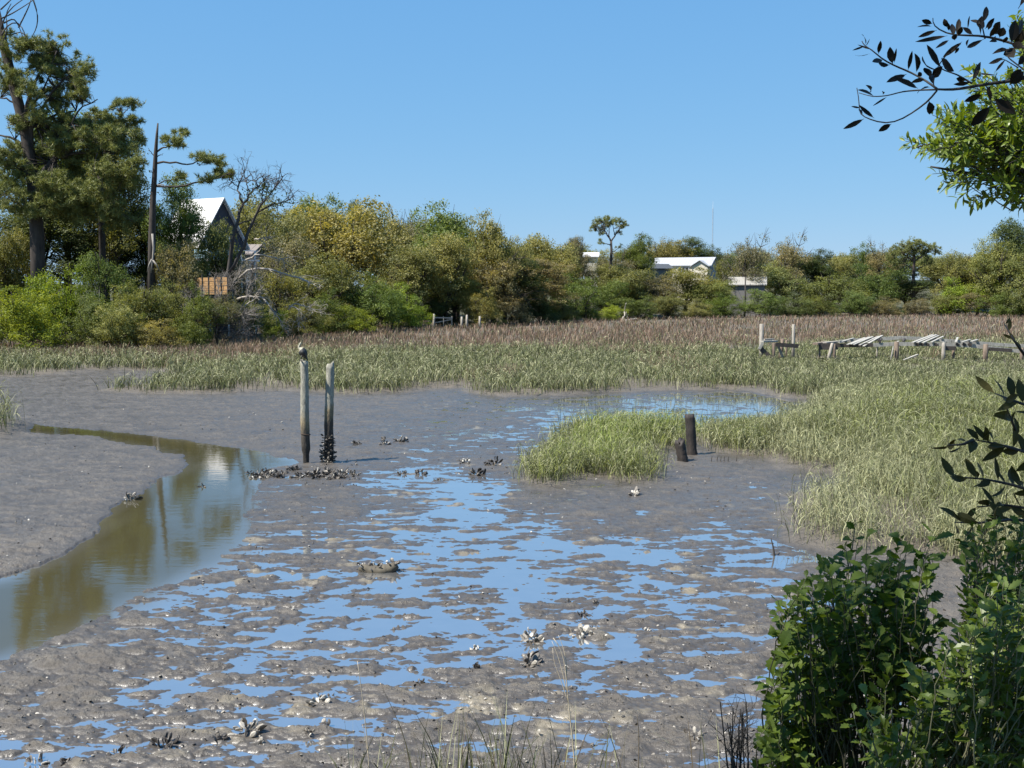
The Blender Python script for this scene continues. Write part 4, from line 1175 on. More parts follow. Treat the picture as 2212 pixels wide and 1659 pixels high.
# dark roofed building left of it
d = 250.0; rd = V(1440, 574, d); a2 = radians(-20); cor = rd[:2] - np.array([sin(a2), cos(a2)]) * 2.5
e, P = house("shed", "dark grey building with a dark roof left of the long pale house", cor, a2, 5.6, 5, hz(*cor) - 0.3, rd[2] - 0.7, rd[2] + 0.2, plain_mat("slate_wall", (0.10, 0.115, 0.13), 0.7, 0.15), plain_mat("slate_roof", (0.07, 0.075, 0.08), 0.6, 0.15))
e['category'] = 'shed'
# shed with pale sagging roof
d = 226.0; rd = V(1652, 600, d); a2 = radians(12); cor = rd[:2] - np.array([sin(a2), cos(a2)]) * 2.2
e, P = house("shed", "small shed with a pale roof partly hidden under trees right of the long house", cor, a2, 6.6, 4.4, hz(*cor) - 0.3, rd[2] - 1.3, rd[2], plain_mat("grey_shed_wall", (0.16, 0.15, 0.14), 0.8, 0.2), plain_mat("pale_roof", (0.30, 0.285, 0.255), 0.6, 0.12))
e['category'] = 'shed'
d = 240.0; rd = V(1288, 547, d); cor = rd[:2] - np.array([0, 1]) * 2.5
e, P = house("house", "sliver of a white roof left of the flat-topped pine", cor, 0.1, 2.6, 5, hz(*cor), rd[2] - 0.8, rd[2], cream_wall, white_roof)

# radio mast
d = 620.0; x, y, zt = V(1540, 450, d); gz = hz(x, y)
e = empty("radio_mast", (x, y, gz), "thin lattice radio mast rising above the right skyline", "mast")
mb = MB(); 
for k in range(3):
    a_ = k * 2 * pi / 3; mb.tube([(x + 0.28 * cos(a_), y + 0.28 * sin(a_), gz), (x + 0.28 * cos(a_), y + 0.28 * sin(a_), zt)], 0.05, 4)
zz = np.arange(gz, zt - 0.5, 1.0)
for k, z in enumerate(zz):
    a_ = (k % 3) * 2 * pi / 3; b_ = a_ + 2 * pi / 3
    mb.tube([(x + 0.28 * cos(a_), y + 0.28 * sin(a_), z), (x + 0.28 * cos(b_), y + 0.28 * sin(b_), z + 1.0)], 0.03, 3, cap=False)
part('mast', mb, plain_mat("galvanised_steel", (0.33, 0.34, 0.36), 0.5, 0.1), e)
mb = MB(); mb.tube([(x, y, zt - 0.2), (x, y, zt + 4)], [0.08, 0.03], 5); part('antenna', mb, white_paint, e)

# orange fence
d = 95.5
e = empty("fence", (*V(455, 620, d)[:2], hz(*V(455, 620, d)[:2])), "orange brown board fence with uneven posts below the left house", "fence")
A = V(424, 622, d + 0.8); Bp = V(492, 621, d - 1.2); A[2] = V(424, 600, d)[2]; Bp[2] = A[2] + 0.1
mb = MB(); L = np.linalg.norm(Bp - A); dirv = (Bp - A) / L; rng = np.random.default_rng(9)
for k in range(8):
    z = A[2] - 0.05 - k * 0.18
    mb.box(np.array([*A[:2], z]) + rng.normal(0, 0.012, 3), np.array([*Bp[:2], z]) + rng.normal(0, 0.012, 3), 0.03, 0.165)
part('boards', mb, fence_wood, e)
for k in range(6):
    p = A + dirv * L * k / 5 - np.array([0, 0.06, 0]); hh = rng.uniform(0.05, 0.4)
    mb = MB(); mb.tube([(p[0], p[1], A[2] - 2.2), (p[0], p[1], A[2] + hh)], 0.05, 6); part('post', mb, deadwood_mat, e)

# posts and a rail at the far marsh edge
grey_wood = wood_mat("weathered_wood", (0.20, 0.175, 0.145), (0.42, 0.38, 0.32), 0.85, 0.25, 10)
pale_wood = wood_mat("sun_bleached_planks", (0.22, 0.205, 0.175), (0.44, 0.42, 0.365), 0.8, 0.5, 10)
dark_wood = wood_mat("wet_dark_wood", (0.030, 0.024, 0.020), (0.085, 0.068, 0.055), 0.7, 0.4, 12)
for px, top, bot, lab in ((937, 678, 706, "pale post at the left end of the low rail on the far marsh edge"), (997, 684, 706, "shorter of two close thin posts on the far marsh edge"),
                          (1008, 680, 706, "taller of two close thin posts on the far marsh edge"), (1036, 683, 707, "lone thin post right of the two close posts on the far marsh edge")):
    p = V(px, bot, 143); z = hz(p[0], p[1]); mb = MB(); tp = V(px + 0.5, top, 143)
    mb.tube([(p[0], p[1], z - 0.3), tp * 0.5 + np.array([p[0], p[1], z]) * 0.5, tp], [0.15, 0.14, 0.12], 8)
    single("fence_post", mb, grey_wood, (p[0], p[1], z), lab, "post", "posts on the far marsh edge", True)
mb = MB(); mb.box(V(938, 686, 144), V(978, 687, 145), 0.06, 0.16); mb.box(V(976, 683, 145), V(976, 705, 145), 0.12, 0.12, up=(0, 1, 0)); mb.box(V(958, 683, 144.5), V(958, 705, 144.5), 0.1, 0.1, up=(0, 1, 0)); mb.box(V(940, 697, 144), V(976, 690, 145), 0.05, 0.12)
p = V(958, 705, 144.5); single("rail", mb, grey_wood, (p[0], p[1], hz(p[0], p[1])), "low broken wooden rail beside the pale post on the far marsh edge", "rail")
p = V(1610, 600, 214); z = hz(p[0], p[1]); mb = MB(); mb.tube([(p[0], p[1], z), V(1610, 640, 214), V(1610, 598, 214)], [0.16, 0.14, 0.12], 8)
single("utility_pole", mb, deadwood_mat, (p[0], p[1], z), "slim dark bare pole at the marsh edge in front of the small shed", "pole", None, True)

# ------------------------------------------------------------------ pilings and the bird
def pile_mat(name, z_top, z_mid, z_low, c_top=(0.30, 0.285, 0.235)):
    m, t, b, o = mat_new(name)
    v = coords(t, 'Object', (1, 1, 0.22)); n = noise_tex(t, v, 30, 6, 0.7)
    n2 = noise_tex(t, coords(t, 'Object', (1, 1, 0.6)), 5, 4)
    sp = t.nodes.new('ShaderNodeSeparateXYZ'); t.links.new(coords(t), sp.inputs[0])
    ad = t.nodes.new('ShaderNodeMath'); ad.operation = 'MULTIPLY_ADD'; ad.inputs[1].default_value = 0.7; t.links.new(n2, ad.inputs[0]); t.links.new(sp.outputs['Z'], ad.inputs[2])
    mr = t.nodes.new('ShaderNodeMapRange'); mr.inputs[1].default_value = z_low; mr.inputs[2].default_value = z_top; t.links.new(ad.outputs[0], mr.inputs[0])
    r = t.nodes.new('ShaderNodeValToRGB'); e = r.color_ramp.elements
    k = (z_mid - z_low) / (z_top - z_low)
    for _ in range(3): e.new(0.5)
    for el, (p, c) in zip(e, ((0.0, (0.022, 0.018, 0.015)), (0.30, (0.060, 0.050, 0.040)), (k * 0.8, (0.150, 0.120, 0.080)), (k, (0.26, 0.205, 0.125)), (min(0.98, k + 0.12), c_top))):
        el.position = p; el.color = c + (1,)
    t.links.new(mr.outputs[0], r.inputs[0])
    c = mixcol(t, ramp(t, n, [(0.35, 0), (0.65, 1)]), mixcol(t, 1.0, r.outputs[0], (0.62, 0.62, 0.62), 'MULTIPLY'), mixcol(t, 1.0, r.outputs[0], (1.35, 1.35, 1.3), 'MULTIPLY'))
    t.links.new(c, b.inputs['Base Color']); b.inputs['Roughness'].default_value = 0.85; bump(t, b, n, 1.0, 0.03)
    return m

oyster_mat, t, b, o = mat_new("oyster_shell")
at = t.nodes.new('ShaderNodeAttribute'); at.attribute_name = 'tint'
n = noise_tex(t, coords(t), 22, 4, 0.6)
r = t.nodes.new('ShaderNodeValToRGB'); el = r.color_ramp.elements; el.new(0.5); el.new(0.75)
for x_, (p, c) in zip(el, ((0.0, (0.028, 0.024, 0.021)), (0.45, (0.10, 0.086, 0.072)), (0.72, (0.30, 0.27, 0.225)), (1.0, (0.62, 0.58, 0.50)))): x_.position = p; x_.color = c + (1,)
t.links.new(at.outputs['Fac'], r.inputs[0])
t.links.new(mixcol(t, ramp(t, n, [(0.3, 0), (0.7, 1)]), mixcol(t, 1.0, r.outputs[0], (0.6, 0.58, 0.55), 'MULTIPLY'), r.outputs[0]), b.inputs['Base Color'])
b.inputs['Roughness'].default_value = 0.55; bump(t, b, n, 0.5, 0.01)

def shells(base, dirs, nrm, length, width, thick):
    """Cupped oyster shells: (verts, quads) for many at once."""
    n = len(base)
    d = dirs / np.linalg.norm(dirs, axis=1)[:, None]
    s = np.cross(d, nrm); s /= np.linalg.norm(s, axis=1)[:, None] + 1e-9; u = np.cross(s, d)
    prof = [(0.0, 0.22), (0.25, 0.62), (0.6, 1.0), (0.88, 0.75), (1.0, 0.2)]
    V_ = []
    for tt, k in prof:
        c = base + d * (length * tt)[:, None] + u * (0.10 * length * math.sin(tt * 3.0))[:, None]
        for a in np.arange(6) * pi / 3:
            V_.append(c + s * (width * 0.5 * k * cos(a))[:, None] + u * (thick * 0.5 * (0.4 + 0.6 * k) * sin(a))[:, None])
    V_ = np.stack(V_, 1)
    q = []
    for i in range(4):
        for j in range(6): q.append((i * 6 + j, i * 6 + (j + 1) % 6, i * 6 + 6 + (j + 1) % 6, i * 6 + 6 + j))
    q += [(0, 3, 2, 1), (0, 5, 4, 3), (24, 25, 26, 27), (24, 27, 28, 29)]
    Q = (np.arange(n) * 30)[:, None, None] + np.array(q)[None]
    return V_.reshape(-1, 3), Q.reshape(-1, 4)

def oyster_shells(rng, n, R, h, bright, up=0.6, Ls=(0.06, 0.12)):
    a = rng.uniform(0, 2 * pi, n); rr = R * np.sqrt(rng.random(n)); hh = h * rng.random(n) * (1 - 0.8 * rr / R)
    base = np.stack([np.cos(a) * rr * 0.7, np.sin(a) * rr * 0.7, hh * 0.75 - 0.02], 1)
    d = np.stack([np.cos(a) * rr / R, np.sin(a) * rr / R, np.full(n, up)], 1) + rng.normal(0, 0.45, (n, 3)); d[:, 2] = np.abs(d[:, 2]) * 0.9
    L = rng.uniform(*Ls, n); v, q = shells(base, d, unit(rng, n), L, L * rng.uniform(0.45, 0.65, n), L * rng.uniform(0.16, 0.26, n))
    t_ = np.clip(rng.normal(bright, 0.26, n), 0, 1)
    return v, q, np.repeat(t_, 28)

def oyster(px, py, wpx, hpx, label, bright=0.45, n=None, group='oyster clumps scattered on the mud', seed=None):
    x, y = [float(k) for k in Ga(px, py)]
    z = max(hz(x, y), -0.01)
    m = y / F; R = wpx * m / 2; H = hpx * m * 1.05
    rng = np.random.default_rng(int(px * 7 + py * 13))
    n = n or int(np.clip(10 + 60 * R, 7, 45))
    L = float(np.clip(R * 0.8, 0.05, 0.14))
    v, q, ti = oyster_shells(rng, n, R * 1.1, H * 1.1, bright + (0.12 if bright > 0.28 else 0.03), 0.55, (L * 0.7, L * 1.25))
    me = new_mesh('oyster_clump', v, q, None, (oyster_mat,), face_attr={'tint': ti})
    return tag(link('oyster_clump', me, None, (x, y, z - 0.01)), label, 'oysters', group)

def ring_of_oysters(rng, n, r, z0, z1, bright):
    a = rng.uniform(0, 2 * pi, n); z = rng.uniform(z0, z1, n)
    base = np.stack([np.cos(a) * r, np.sin(a) * r, z], 1)
    d = np.stack([np.cos(a), np.sin(a), np.full(n, 0.5)], 1) + rng.normal(0, 0.55, (n, 3))
    L = rng.uniform(0.06, 0.115, n); v, q = shells(base, d, unit(rng, n), L, L * 0.55, L * 0.22)
    return v, q, np.repeat(np.clip(rng.normal(bright, 0.25, n), 0, 1), 28)

def piling(name, label, bx, by, tx, ty, prof, mat_, seed, d=None):
    """prof: (fraction of height, radius in px)."""
    x, y = [float(k) for k in Ga(bx, by)]
    top = V(tx, ty, y); rng = np.random.default_rng(seed)
    e = empty(name, (x, y, 0), label, 'piling', 'pilings standing in the mud'); e['group'] = 'wooden pilings in the mud'
    ks = np.linspace(0, 1, 26); mb = MB()
    rr = np.interp(ks, [p[0] for p in prof], [p[1] for p in prof]) * y / F
    P = np.array([x, y, -0.35])[None] * (1 - ks[:, None]) + top[None] * ks[:, None]
    P[:, 0] += 0.008 * np.sin(ks * 9)
    mb.tube(P, rr, 20, wob=0.06, rng=rng)
    # rough, split top
    v = mb.v[0]; topring = v[25 * 20:26 * 20]; topring[:, 2] += rng.normal(0, 0.018, 20) + (topring[:, 0] - top[0]) * (-0.35 if seed == 61 else 0.5)
    part('shaft', mb, mat_, e, True)
    return e, x, y, top

e, x, y, top1 = piling('piling', "left pale piling with a bird perched on its top", 661, 1003, 656.5, 779, [(0, 6.2), (0.08, 6.3), (0.2, 6.8), (0.22, 9.6), (0.45, 9.6), (1, 8.2)], pile_mat("pile_wood", 2.9, 1.5, 0.35), 61)
mb = MB(); a = np.linspace(0, 2 * pi, 25); zr = 0.81
mb.tube(np.stack([x + 0.123 * np.cos(a), y + 0.123 * np.sin(a), zr - 0.02 * np.cos(a)], 1), 0.013, 6, cap=False); part('rusty_band', mb, plain_mat("rusty_iron", (0.07, 0.045, 0.03), 0.8, 0.4, 20), e, True)
e, x, y, top2 = piling('piling', "right slightly leaning piling with oysters crusted round its foot", 708.5, 1000, 713, 786, [(0, 11), (0.15, 10), (0.3, 10), (0.6, 9.6), (1, 8.4)], pile_mat("old_pile_wood", 2.9, 1.75, 0.85), 62)
rng = np.random.default_rng(63)
v, q, ti = [np.concatenate(k) if i != 1 else k for i, k in enumerate(zip(*[ring_of_oysters(rng, 90, 0.14, 0.0, 0.30, 0.5), ring_of_oysters(rng, 70, 0.115, 0.25, 0.72, 0.36)]))]
q = np.concatenate([q[0], q[1] + 90 * 30])
link('oyster_crust', new_mesh('oyster_crust', v, q, None, (oyster_mat,), face_attr={'tint': ti}), e)

# the bird: one continuous body (cormorant like, neck folded, bill to the sky)
bm_, t, b, o = mat_new("bird_plumage")
sp = t.nodes.new('ShaderNodeSeparateXYZ'); t.links.new(coords(t), sp.inputs[0])
at = t.nodes.new('ShaderNodeAttribute'); at.attribute_name = 'zone'
r = t.nodes.new('ShaderNodeValToRGB'); r.color_ramp.interpolation = 'CONSTANT'; el = r.color_ramp.elements; el.new(0.5); el.new(0.75)
for x_, (p, c) in zip(el, ((0.0, (0.016, 0.015, 0.013)), (0.3, (0.36, 0.33, 0.24)), (0.6, (0.10, 0.085, 0.04)), (0.9, (0.03, 0.026, 0.02)))): x_.position = p; x_.color = c + (1,)
t.links.new(at.outputs['Fac'], r.inputs[0])
n = noise_tex(t, coords(t), 60, 4)
t.links.new(mixcol(t, n, mixcol(t, 1.0, r.outputs[0], (0.7, 0.7, 0.7), 'MULTIPLY'), mixcol(t, 1.0, r.outputs[0], (1.3, 1.3, 1.3), 'MULTIPLY')), b.inputs['Base Color'])
b.inputs['Roughness'].default_value = 0.6; bump(t, b, n, 0.4, 0.01)
def b7(cx, cy, dd=0.0): return V((840 + cx / 13.01) * 0.73733, (980 + cy / 13.01) * 0.73733, y1 + dd)
y1 = float(top1[1])
loc = np.array([top1[0], y1, top1[2]])
# spine from tail tip up the back, over the neck to the bill tip: (crop x, crop y, width, depth, zone)
sp_ = [(800, 985, 10, 26, 0), (765, 920, 34, 60, 0), (720, 850, 64, 80, 0), (690, 790, 110, 110, 0), (650, 730, 148, 140, 0), (610, 670, 165, 150, 0), (580, 610, 150, 130, 0), (545, 565, 105, 95, 0.4), (500, 540, 66, 66, 0.4), (468, 510, 50, 50, 0.4), (466, 470, 45, 45, 0.4),
       (488, 420, 44, 44, 0.4), (515, 370, 46, 46, 0.4), (540, 335, 48, 48, 0.4), (562, 300, 44, 44, 0.7), (566, 262, 34, 34, 0.7), (566, 225, 24, 22, 0.7), (564, 170, 20, 18, 0.7), (563, 112, 10, 9, 0.7)]
k = y1 / F / 13.01 * 0.73733
P = np.array([b7(a, c) for a, c, *_ in sp_]); tt = np.linspace(0, len(P) - 1, 60); s = np.arange(len(P))
Q = np.stack([np.interp(tt, s, P[:, i]) for i in range(3)], 1); Wd_ = np.interp(tt, s, [a[2] for a in sp_]) * k; Dp = np.interp(tt, s, [a[3] for a in sp_]) * k
for _ in range(2): Q[1:-1] = (Q[:-2] + 2 * Q[1:-1] + Q[2:]) / 4
zone = np.array([sp_[int(round(a))][4] for a in tt])
tan = np.gradient(Q, axis=0); tan /= np.linalg.norm(tan, axis=1)[:, None]; dv = np.array([0, 1.0, 0]); sd = np.cross(tan, dv); sd /= np.linalg.norm(sd, axis=1)[:, None]
an = np.arange(16) * pi / 8
vb = (Q[:, None] + sd[:, None] * (Wd_[:, None] * np.cos(an))[:, :, None] + dv[None, None] * (Dp[:, None] * np.sin(an))[:, :, None]).reshape(-1, 3)
ii = np.arange(59)[:, None] * 16; jj = np.arange(16)[None]; kk = (jj + 1) % 16
qb = np.stack([ii + jj, ii + kk, ii + 16 + kk, ii + 16 + jj], -1).reshape(-1, 4); zf = np.repeat(zone[:-1], 16)
mb = MB(); mb.add(vb, qb)
for sx, dy in ((545, -0.05), (640, 0.05)):            # legs with webbed feet
    mb.tube([b7(sx + 45, 800, dy), b7(sx + 20, 870, dy), b7(sx + 18, 940, dy), b7(sx + 5, 985, dy)], [0.03, 0.018, 0.012, 0.012], 8)
    for fx in (-26, 2, 30): mb.tube([b7(sx + 8, 975, dy), b7(sx + fx, 992, dy - 0.07), b7(sx + fx * 1.3, 1004, dy - 0.10)], [0.012, 0.010, 0.005], 6)
nq = sum(len(a) for a in mb.q); ntri = sum(len(a) for a in mb.t)
me = new_mesh('bird', np.concatenate(mb.v) - loc, np.concatenate(mb.q), np.concatenate(mb.t), (bm_,), face_attr={'zone': np.concatenate([zf, np.full(nq - len(zf), 0.95), np.full(ntri, 0.95)])}, smooth=True)
bird = tag(link('bird', me, None, loc), "dark long necked waterbird perched on the left piling with its bill raised", 'bird')
for sgn in (-1, 1):                                   # folded wings, a little proud of the body
    mb = MB(); wp = [b7(560, 600, sgn * 0.10), b7(610, 680, sgn * 0.128), b7(670, 780, sgn * 0.10), b7(735, 880, sgn * 0.05)]
    mb.tube(bez(wp, 9), np.array([0.03, 0.055, 0.068, 0.07, 0.062, 0.05, 0.04, 0.028, 0.01]), 10)
    o = link('wing', new_mesh('wing', np.concatenate(mb.v) - loc, np.concatenate(mb.q), np.concatenate(mb.t), (bm_,), face_attr={'zone': np.zeros(len(mb.q[0]) + len(mb.t[0]))}, smooth=True), bird)

# ------------------------------------------------------------------ black stumps
def stump(label, bx, by, tx, ty, rb, rt, seed, hollow=0.03):
    x, y = [float(k) for k in Ga(bx, by)]; z = hz(x, y); top = V(tx, ty, y + 0.05); rng = np.random.default_rng(seed)
    m = y / F; ks = np.linspace(0, 1, 14); mb = MB()
    P = np.array([x, y, z - 0.2])[None] * (1 - ks[:, None]) + top[None] * ks[:, None]
    mb.tube(P, np.interp(ks, [0, 0.25, 1], [rb * m, rt * m * 1.05, rt * m]), 16, wob=0.10, rng=rng)
    mb.v[0][13 * 16:14 * 16, 2] += rng.normal(0, hollow, 16)
    return single('stump', mb, black_wood, (x, y, z), label, 'stump', 'black stumps by the grass island', True)
black_wood = wood_mat("black_rotten_wood", (0.010, 0.008, 0.007), (0.045, 0.034, 0.027), 0.75, 0.5, 16)
stump("tall black stump standing upright at the edge of the grass island", 1496, 984, 1490, 896, 13, 10.5, 71)
stump("short leaning black stump in front of the tall one", 1478, 999, 1468, 954, 14, 11, 72, 0.06)

# log with oysters in the pool
x, y = [float(k) for k in Ga(815, 1234)]; z = hz(x, y)
e = empty('log', (x, y, 0.0), "short sunken log with upturned ends lying in the middle of the pools", 'log')
mb = MB(); rng = np.random.default_rng(73)
P = bez([V(776, 1224, y) , V(795, 1233, y), V(818, 1236, y - 0.05), V(838, 1232, y), V(857, 1220, y)], 14)
mb.tube(P, np.interp(np.linspace(0, 1, 14), [0, 0.15, 0.5, 0.85, 1], [0.05, 0.085, 0.10, 0.10, 0.06]), 10, wob=0.15, rng=rng); part('trunk', mb, wood_mat("muddy_wood", (0.05, 0.042, 0.03), (0.13, 0.11, 0.075), 0.8, 1, 8), e, True)
for cx, cy in ((785, 1222), (850, 1218), (812, 1228)):
    v, q, ti = oyster_shells(rng, 12, 0.10, 0.08, 0.35); c = V(cx, cy, y) - np.array([x, y, 0.0])
    link('oyster_crust', new_mesh('oyster_crust', v + c, q, None, (oyster_mat,), face_attr={'tint': ti}), e)

# ------------------------------------------------------------------ oysters
for px, py, w_, h_, br, lab in [
    (283, 1079, 34, 20, 0.62, "pale topped oyster clump at the left edge of the creek"), (437, 1052, 16, 10, 0.12, "small black oyster clump alone in the creek"),
    (830, 962, 24, 22, 0.30, "pointed oyster clump on the mud right of the pilings"), (770, 960, 20, 9, 0.18, "flat dark oyster clump nearest to the right piling's right side"), (868, 955, 30, 10, 0.25, "low dark oyster clump right of the pointed one"),
    (1068, 1004, 34, 20, 0.25, "dark oyster clump on the mud left of the grass island"), (1006, 1000, 20, 10, 0.55, "white specked oyster clump left of the dark one by the grass island"), (1030, 1026, 36, 10, 0.22, "long low oyster clump above the narrow blue pool"),
    (868, 1024, 18, 10, 0.30, "oyster clump at the upper left end of the narrow blue pool"), (905, 1024, 28, 14, 0.22, "oyster clump in the upper end of the narrow blue pool"), (950, 1037, 18, 9, 0.2, "small oyster clump inside the narrow blue pool"),
    (1373, 1071, 30, 15, 0.5, "oyster clump alone on bare mud below the grass island"),
    (1147, 1384, 46, 30, 0.70, "white shelled oyster clump, left of the pair beside the dry stalk"), (1143, 1436, 46, 26, 0.42, "spiky dark oyster clump mirrored in a pool"), (1030, 1403, 28, 22, 0.75, "round white oyster clump at the edge of a pool"),
    (1024, 1448, 34, 22, 0.15, "black oyster clump below the round white one"), (1252, 1371, 54, 26, 0.58, "widest oyster clump, pale and black, right of the white shelled one"), (1290, 1352, 24, 12, 0.12, "two lobed black oyster clump behind the widest one"),
    (1258, 1328, 26, 13, 0.25, "black oyster clump with one white shell beyond the widest one"), (1287, 1304, 12, 11, 0.15, "small black oyster standing in open water"), (1228, 1303, 14, 9, 0.15, "tiny dark oyster clump in the pool left of the small black one"),
    (1395, 1362, 18, 9, 0.9, "lone white oyster shell on the mud at right"), (1380, 1285, 18, 10, 0.15, "dark oyster clump on the far right mud spit"),
    (688, 1522, 40, 24, 0.68, "white oyster clump with a raised shell in the lower left pools"), (708, 1502, 26, 12, 0.4, "small brown oyster clump behind the white one with a raised shell"), (668, 1590, 26, 26, 0.62, "upright pale oyster clump right of the pinkish one at the bottom"),
    (562, 1610, 38, 26, 0.6, "pinkish oyster clump in front of the wide one at the bottom"), (535, 1588, 60, 30, 0.62, "wide pale oyster clump at the bottom left"), (470, 1598, 40, 22, 0.18, "black oyster clump with a white shell in the bottom pool"),
    (352, 1612, 54, 20, 0.2, "dark flat oyster clump at the bottom left"), (258, 1634, 40, 28, 0.35, "oyster clump with one white shell standing up at the bottom left"), (76, 1648, 46, 36, 0.6, "big pale oyster clump in the bottom left corner"),
    (146, 1652, 24, 16, 0.2, "dark oyster clump cut by the bottom edge"), (708, 1568, 44, 14, 0.42, "low brown oyster clump in the bottom mud"), (905, 1478, 26, 8, 0.08, "flat black oyster clump left of centre near the bottom"),
    (735, 1655, 30, 12, 0.4, "half buried oyster clump at the bottom edge"), (1500, 1600, 36, 14, 0.45, "half buried shells at the bottom right mud"), (1165, 1590, 30, 14, 0.5, "half buried oyster clump under the tall grass stems")]:
    oyster(px, py, w_, h_, lab, br)
rng = np.random.default_rng(81)
for k in range(34):
    u_ = rng.random(); px = 535 + 240 * u_; py = 1027 + rng.normal(0, 4.5) - 4 * math.sin(u_ * 3) + (6 if 590 < px < 720 else 0) * rng.random()
    oyster(px, py, rng.uniform(16, 30), rng.uniform(9, 17), "dark oyster clump in the long reef at the foot of the two pilings", rng.uniform(0.15, 0.45), group='oyster reef at the foot of the pilings')
for k in range(26):
    px, py = rng.uniform(860, 1120), rng.uniform(985, 1030)
    if k > 10: px, py = rng.uniform(660, 790), rng.uniform(1005, 1050)
    oyster(px, py, rng.uniform(6, 14), rng.uniform(4, 8), "little dark oyster cluster strewn on the mud around the reef", rng.uniform(0.15, 0.5), n=8, group='little oysters strewn round the reef')

# broken shell and mud crumbs, far too many to count
rng = np.random.default_rng(82)
n = 9000
px = rng.uniform(-150, 2300, n); py = 860 + (rng.random(n) ** 0.8) * 800
x, y = Ga(px, py); z, up, ma, tn = terrain(x, y)
keep = (z > 0.008) & (ma < 0.2) & (up < 0.2) & (vnoise(x * 0.6, y * 0.6, 9) + 0.4 * rng.random(n) > 0.55)
x, y, z = x[keep], y[keep], z[keep]; n = len(x)
a = rng.uniform(0, 2 * pi, n); L = rng.uniform(0.012, 0.05, n) * (0.7 + y / 45)
v, q = shells(np.stack([x, y, z - 0.004], 1), np.stack([np.cos(a), np.sin(a), rng.uniform(-0.1, 0.5, n)], 1), np.array([0, 0, 1.0]) + rng.normal(0, 0.4, (n, 3)), L, L * rng.uniform(0.5, 0.9, n), L * 0.3)
tag(link('shell_litter', new_mesh('shell_litter', v, q, None, (oyster_mat,), face_attr={'tint': np.repeat(np.clip(rng.normal(0.42, 0.30, n), 0, 0.95), 28)})), "broken shell and mud crumbs strewn over the tidal flat", 'shell litter', kind='stuff')

# sticks and dead reed stubs
def stick(name, label, pts, r0, r1, mat_, cat='stick', group=None, d=None):
    P = [V(*p[:2], p[2]) for p in pts]; mb = MB(); mb.tube(bez(P, 8), np.linspace(r0, r1, 8), 6)
    return single(name, mb, mat_, P[0], label, cat, group, True)
yy = lambda px, py: float(Ga(px, py)[1])
k = yy(1672, 1200); stick('stick', "single dead stem stuck in the pool at right", [(1673, 1204, k), (1670, 1180, k), (1665, 1162, k)], 0.02, 0.008, deadwood_mat)
k = yy(1500, 1030); stick('stick', "thin stick lying on the mud below the stumps", [(1484, 1029, k), (1500, 1031, k), (1522, 1034, k)], 0.03, 0.015, deadwood_mat)
for px in (1536, 1548, 1556, 1563, 1572, 1590):
    k = yy(px, 1000); stick('reed_stub', "short dead reed stub in a row right of the stumps", [(px, 1002, k), (px + 1, 993, k), (px + 2, 985, k)], 0.014, 0.008, deadwood_mat, 'reed stub', 'dead reed stubs right of the stumps')

# ------------------------------------------------------------------ ruined dock
def c5(cx, cy): return ((2150 + cx / 2.602) * 0.73733, (900 + cy / 2.602) * 0.73733)
def D5(cx, cy, d): return V(*c5(cx, cy), d)
GZ = 0.0
def leg(e, cx, y0, y1, d, r, lean=0, m=None, square=False):
    top = D5(cx, y0, d); x, y = top[:2]; mb = MB()
    foot = np.array([x + lean, y, GZ])
    if square: mb.box(foot, top, r * 2, r * 2, up=(0, 1, 0))
    else: mb.tube([foot, (foot + top) / 2, top - (0, 0, 0.02), top], [r, r * 0.97, r * 0.93, r * 0.8], 10)
    return part('post', mb, m or grey_wood, e, not square)
def beam(e, name, p0, p1, d0, d1, w_, h_, m):
    mb = MB(); mb.box(D5(*p0, d0), D5(*p1, d1), w_, h_); return part(name, mb, m, e)
brown_wood = wood_mat("brown_dock_wood", (0.10, 0.070, 0.052), (0.25, 0.19, 0.14), 0.85, 0.4, 10)
d = 73.0
x, y, _ = D5(300, 400, d)
e = empty('dock_ruin', (x, y, 0.1), "detached end of the ruined dock with one tall and one thin post", 'dock')
leg(e, 212, 128, 420, d, 0.145); leg(e, 456, 130, 420, d + 1.4, 0.11); leg(e, 303, 272, 410, d, 0.125, m=brown_wood); leg(e, 376, 240, 400, d + 1.2, 0.11, -0.25, brown_wood); leg(e, 402, 250, 400, d + 1.6, 0.07, m=brown_wood)
beam(e, 'cap_board', (215, 262), (325, 258), d - 0.25, d + 0.3, 0.30, 0.10, pale_wood); beam(e, 'cap_board', (232, 247), (300, 243), d + 1.0, d + 1.2, 0.2, 0.10, grey_wood)
beam(e, 'beam', (318, 285), (492, 296), d - 0.1, d + 0.2, 0.10, 0.26, dark_wood)
beam(e, 'brace', (195, 305), (300, 400), d - 0.18, d - 0.18, 0.07, 0.26, dark_wood); beam(e, 'brace', (332, 280), (372, 380), d + 0.5, d + 0.4, 0.06, 0.16, grey_wood); beam(e, 'brace', (192, 318), (222, 270), d - 0.3, d - 0.3, 0.06, 0.18, pale_wood)
x, y, _ = D5(1240, 370, d)
e = empty('dock_ruin', (x, y, 0.1), "long ruined boardwalk with loose slanting planks running off to the right", 'dock')
beam(e, 'beam', (648, 300), (792, 298), d - 0.2, d - 0.2, 0.12, 0.42, dark_wood)
beam(e, 'cap_board', (620, 280), (700, 268), d - 0.5, d + 1.2, 0.35, 0.12, brown_wood); beam(e, 'cap_board', (690, 272), (800, 262), d, d + 0.6, 0.4, 0.10, grey_wood)
near = [(780, 292), (1060, 288), (1250, 280), (1560, 282), (1800, 292), (2060, 322), (2330, 352)]
far = [(800, 262), (980, 248), (1130, 240), (1280, 232), (1450, 240), (1660, 258), (1860, 272), (2060, 288), (2330, 300)]
for a, b_ in zip(near[:-1], near[1:]): beam(e, 'stringer', (a[0] + 2, a[1]), (b_[0] - 2, b_[1]), d, d, 0.09, 0.24, pale_wood if a[0] > 900 else dark_wood)
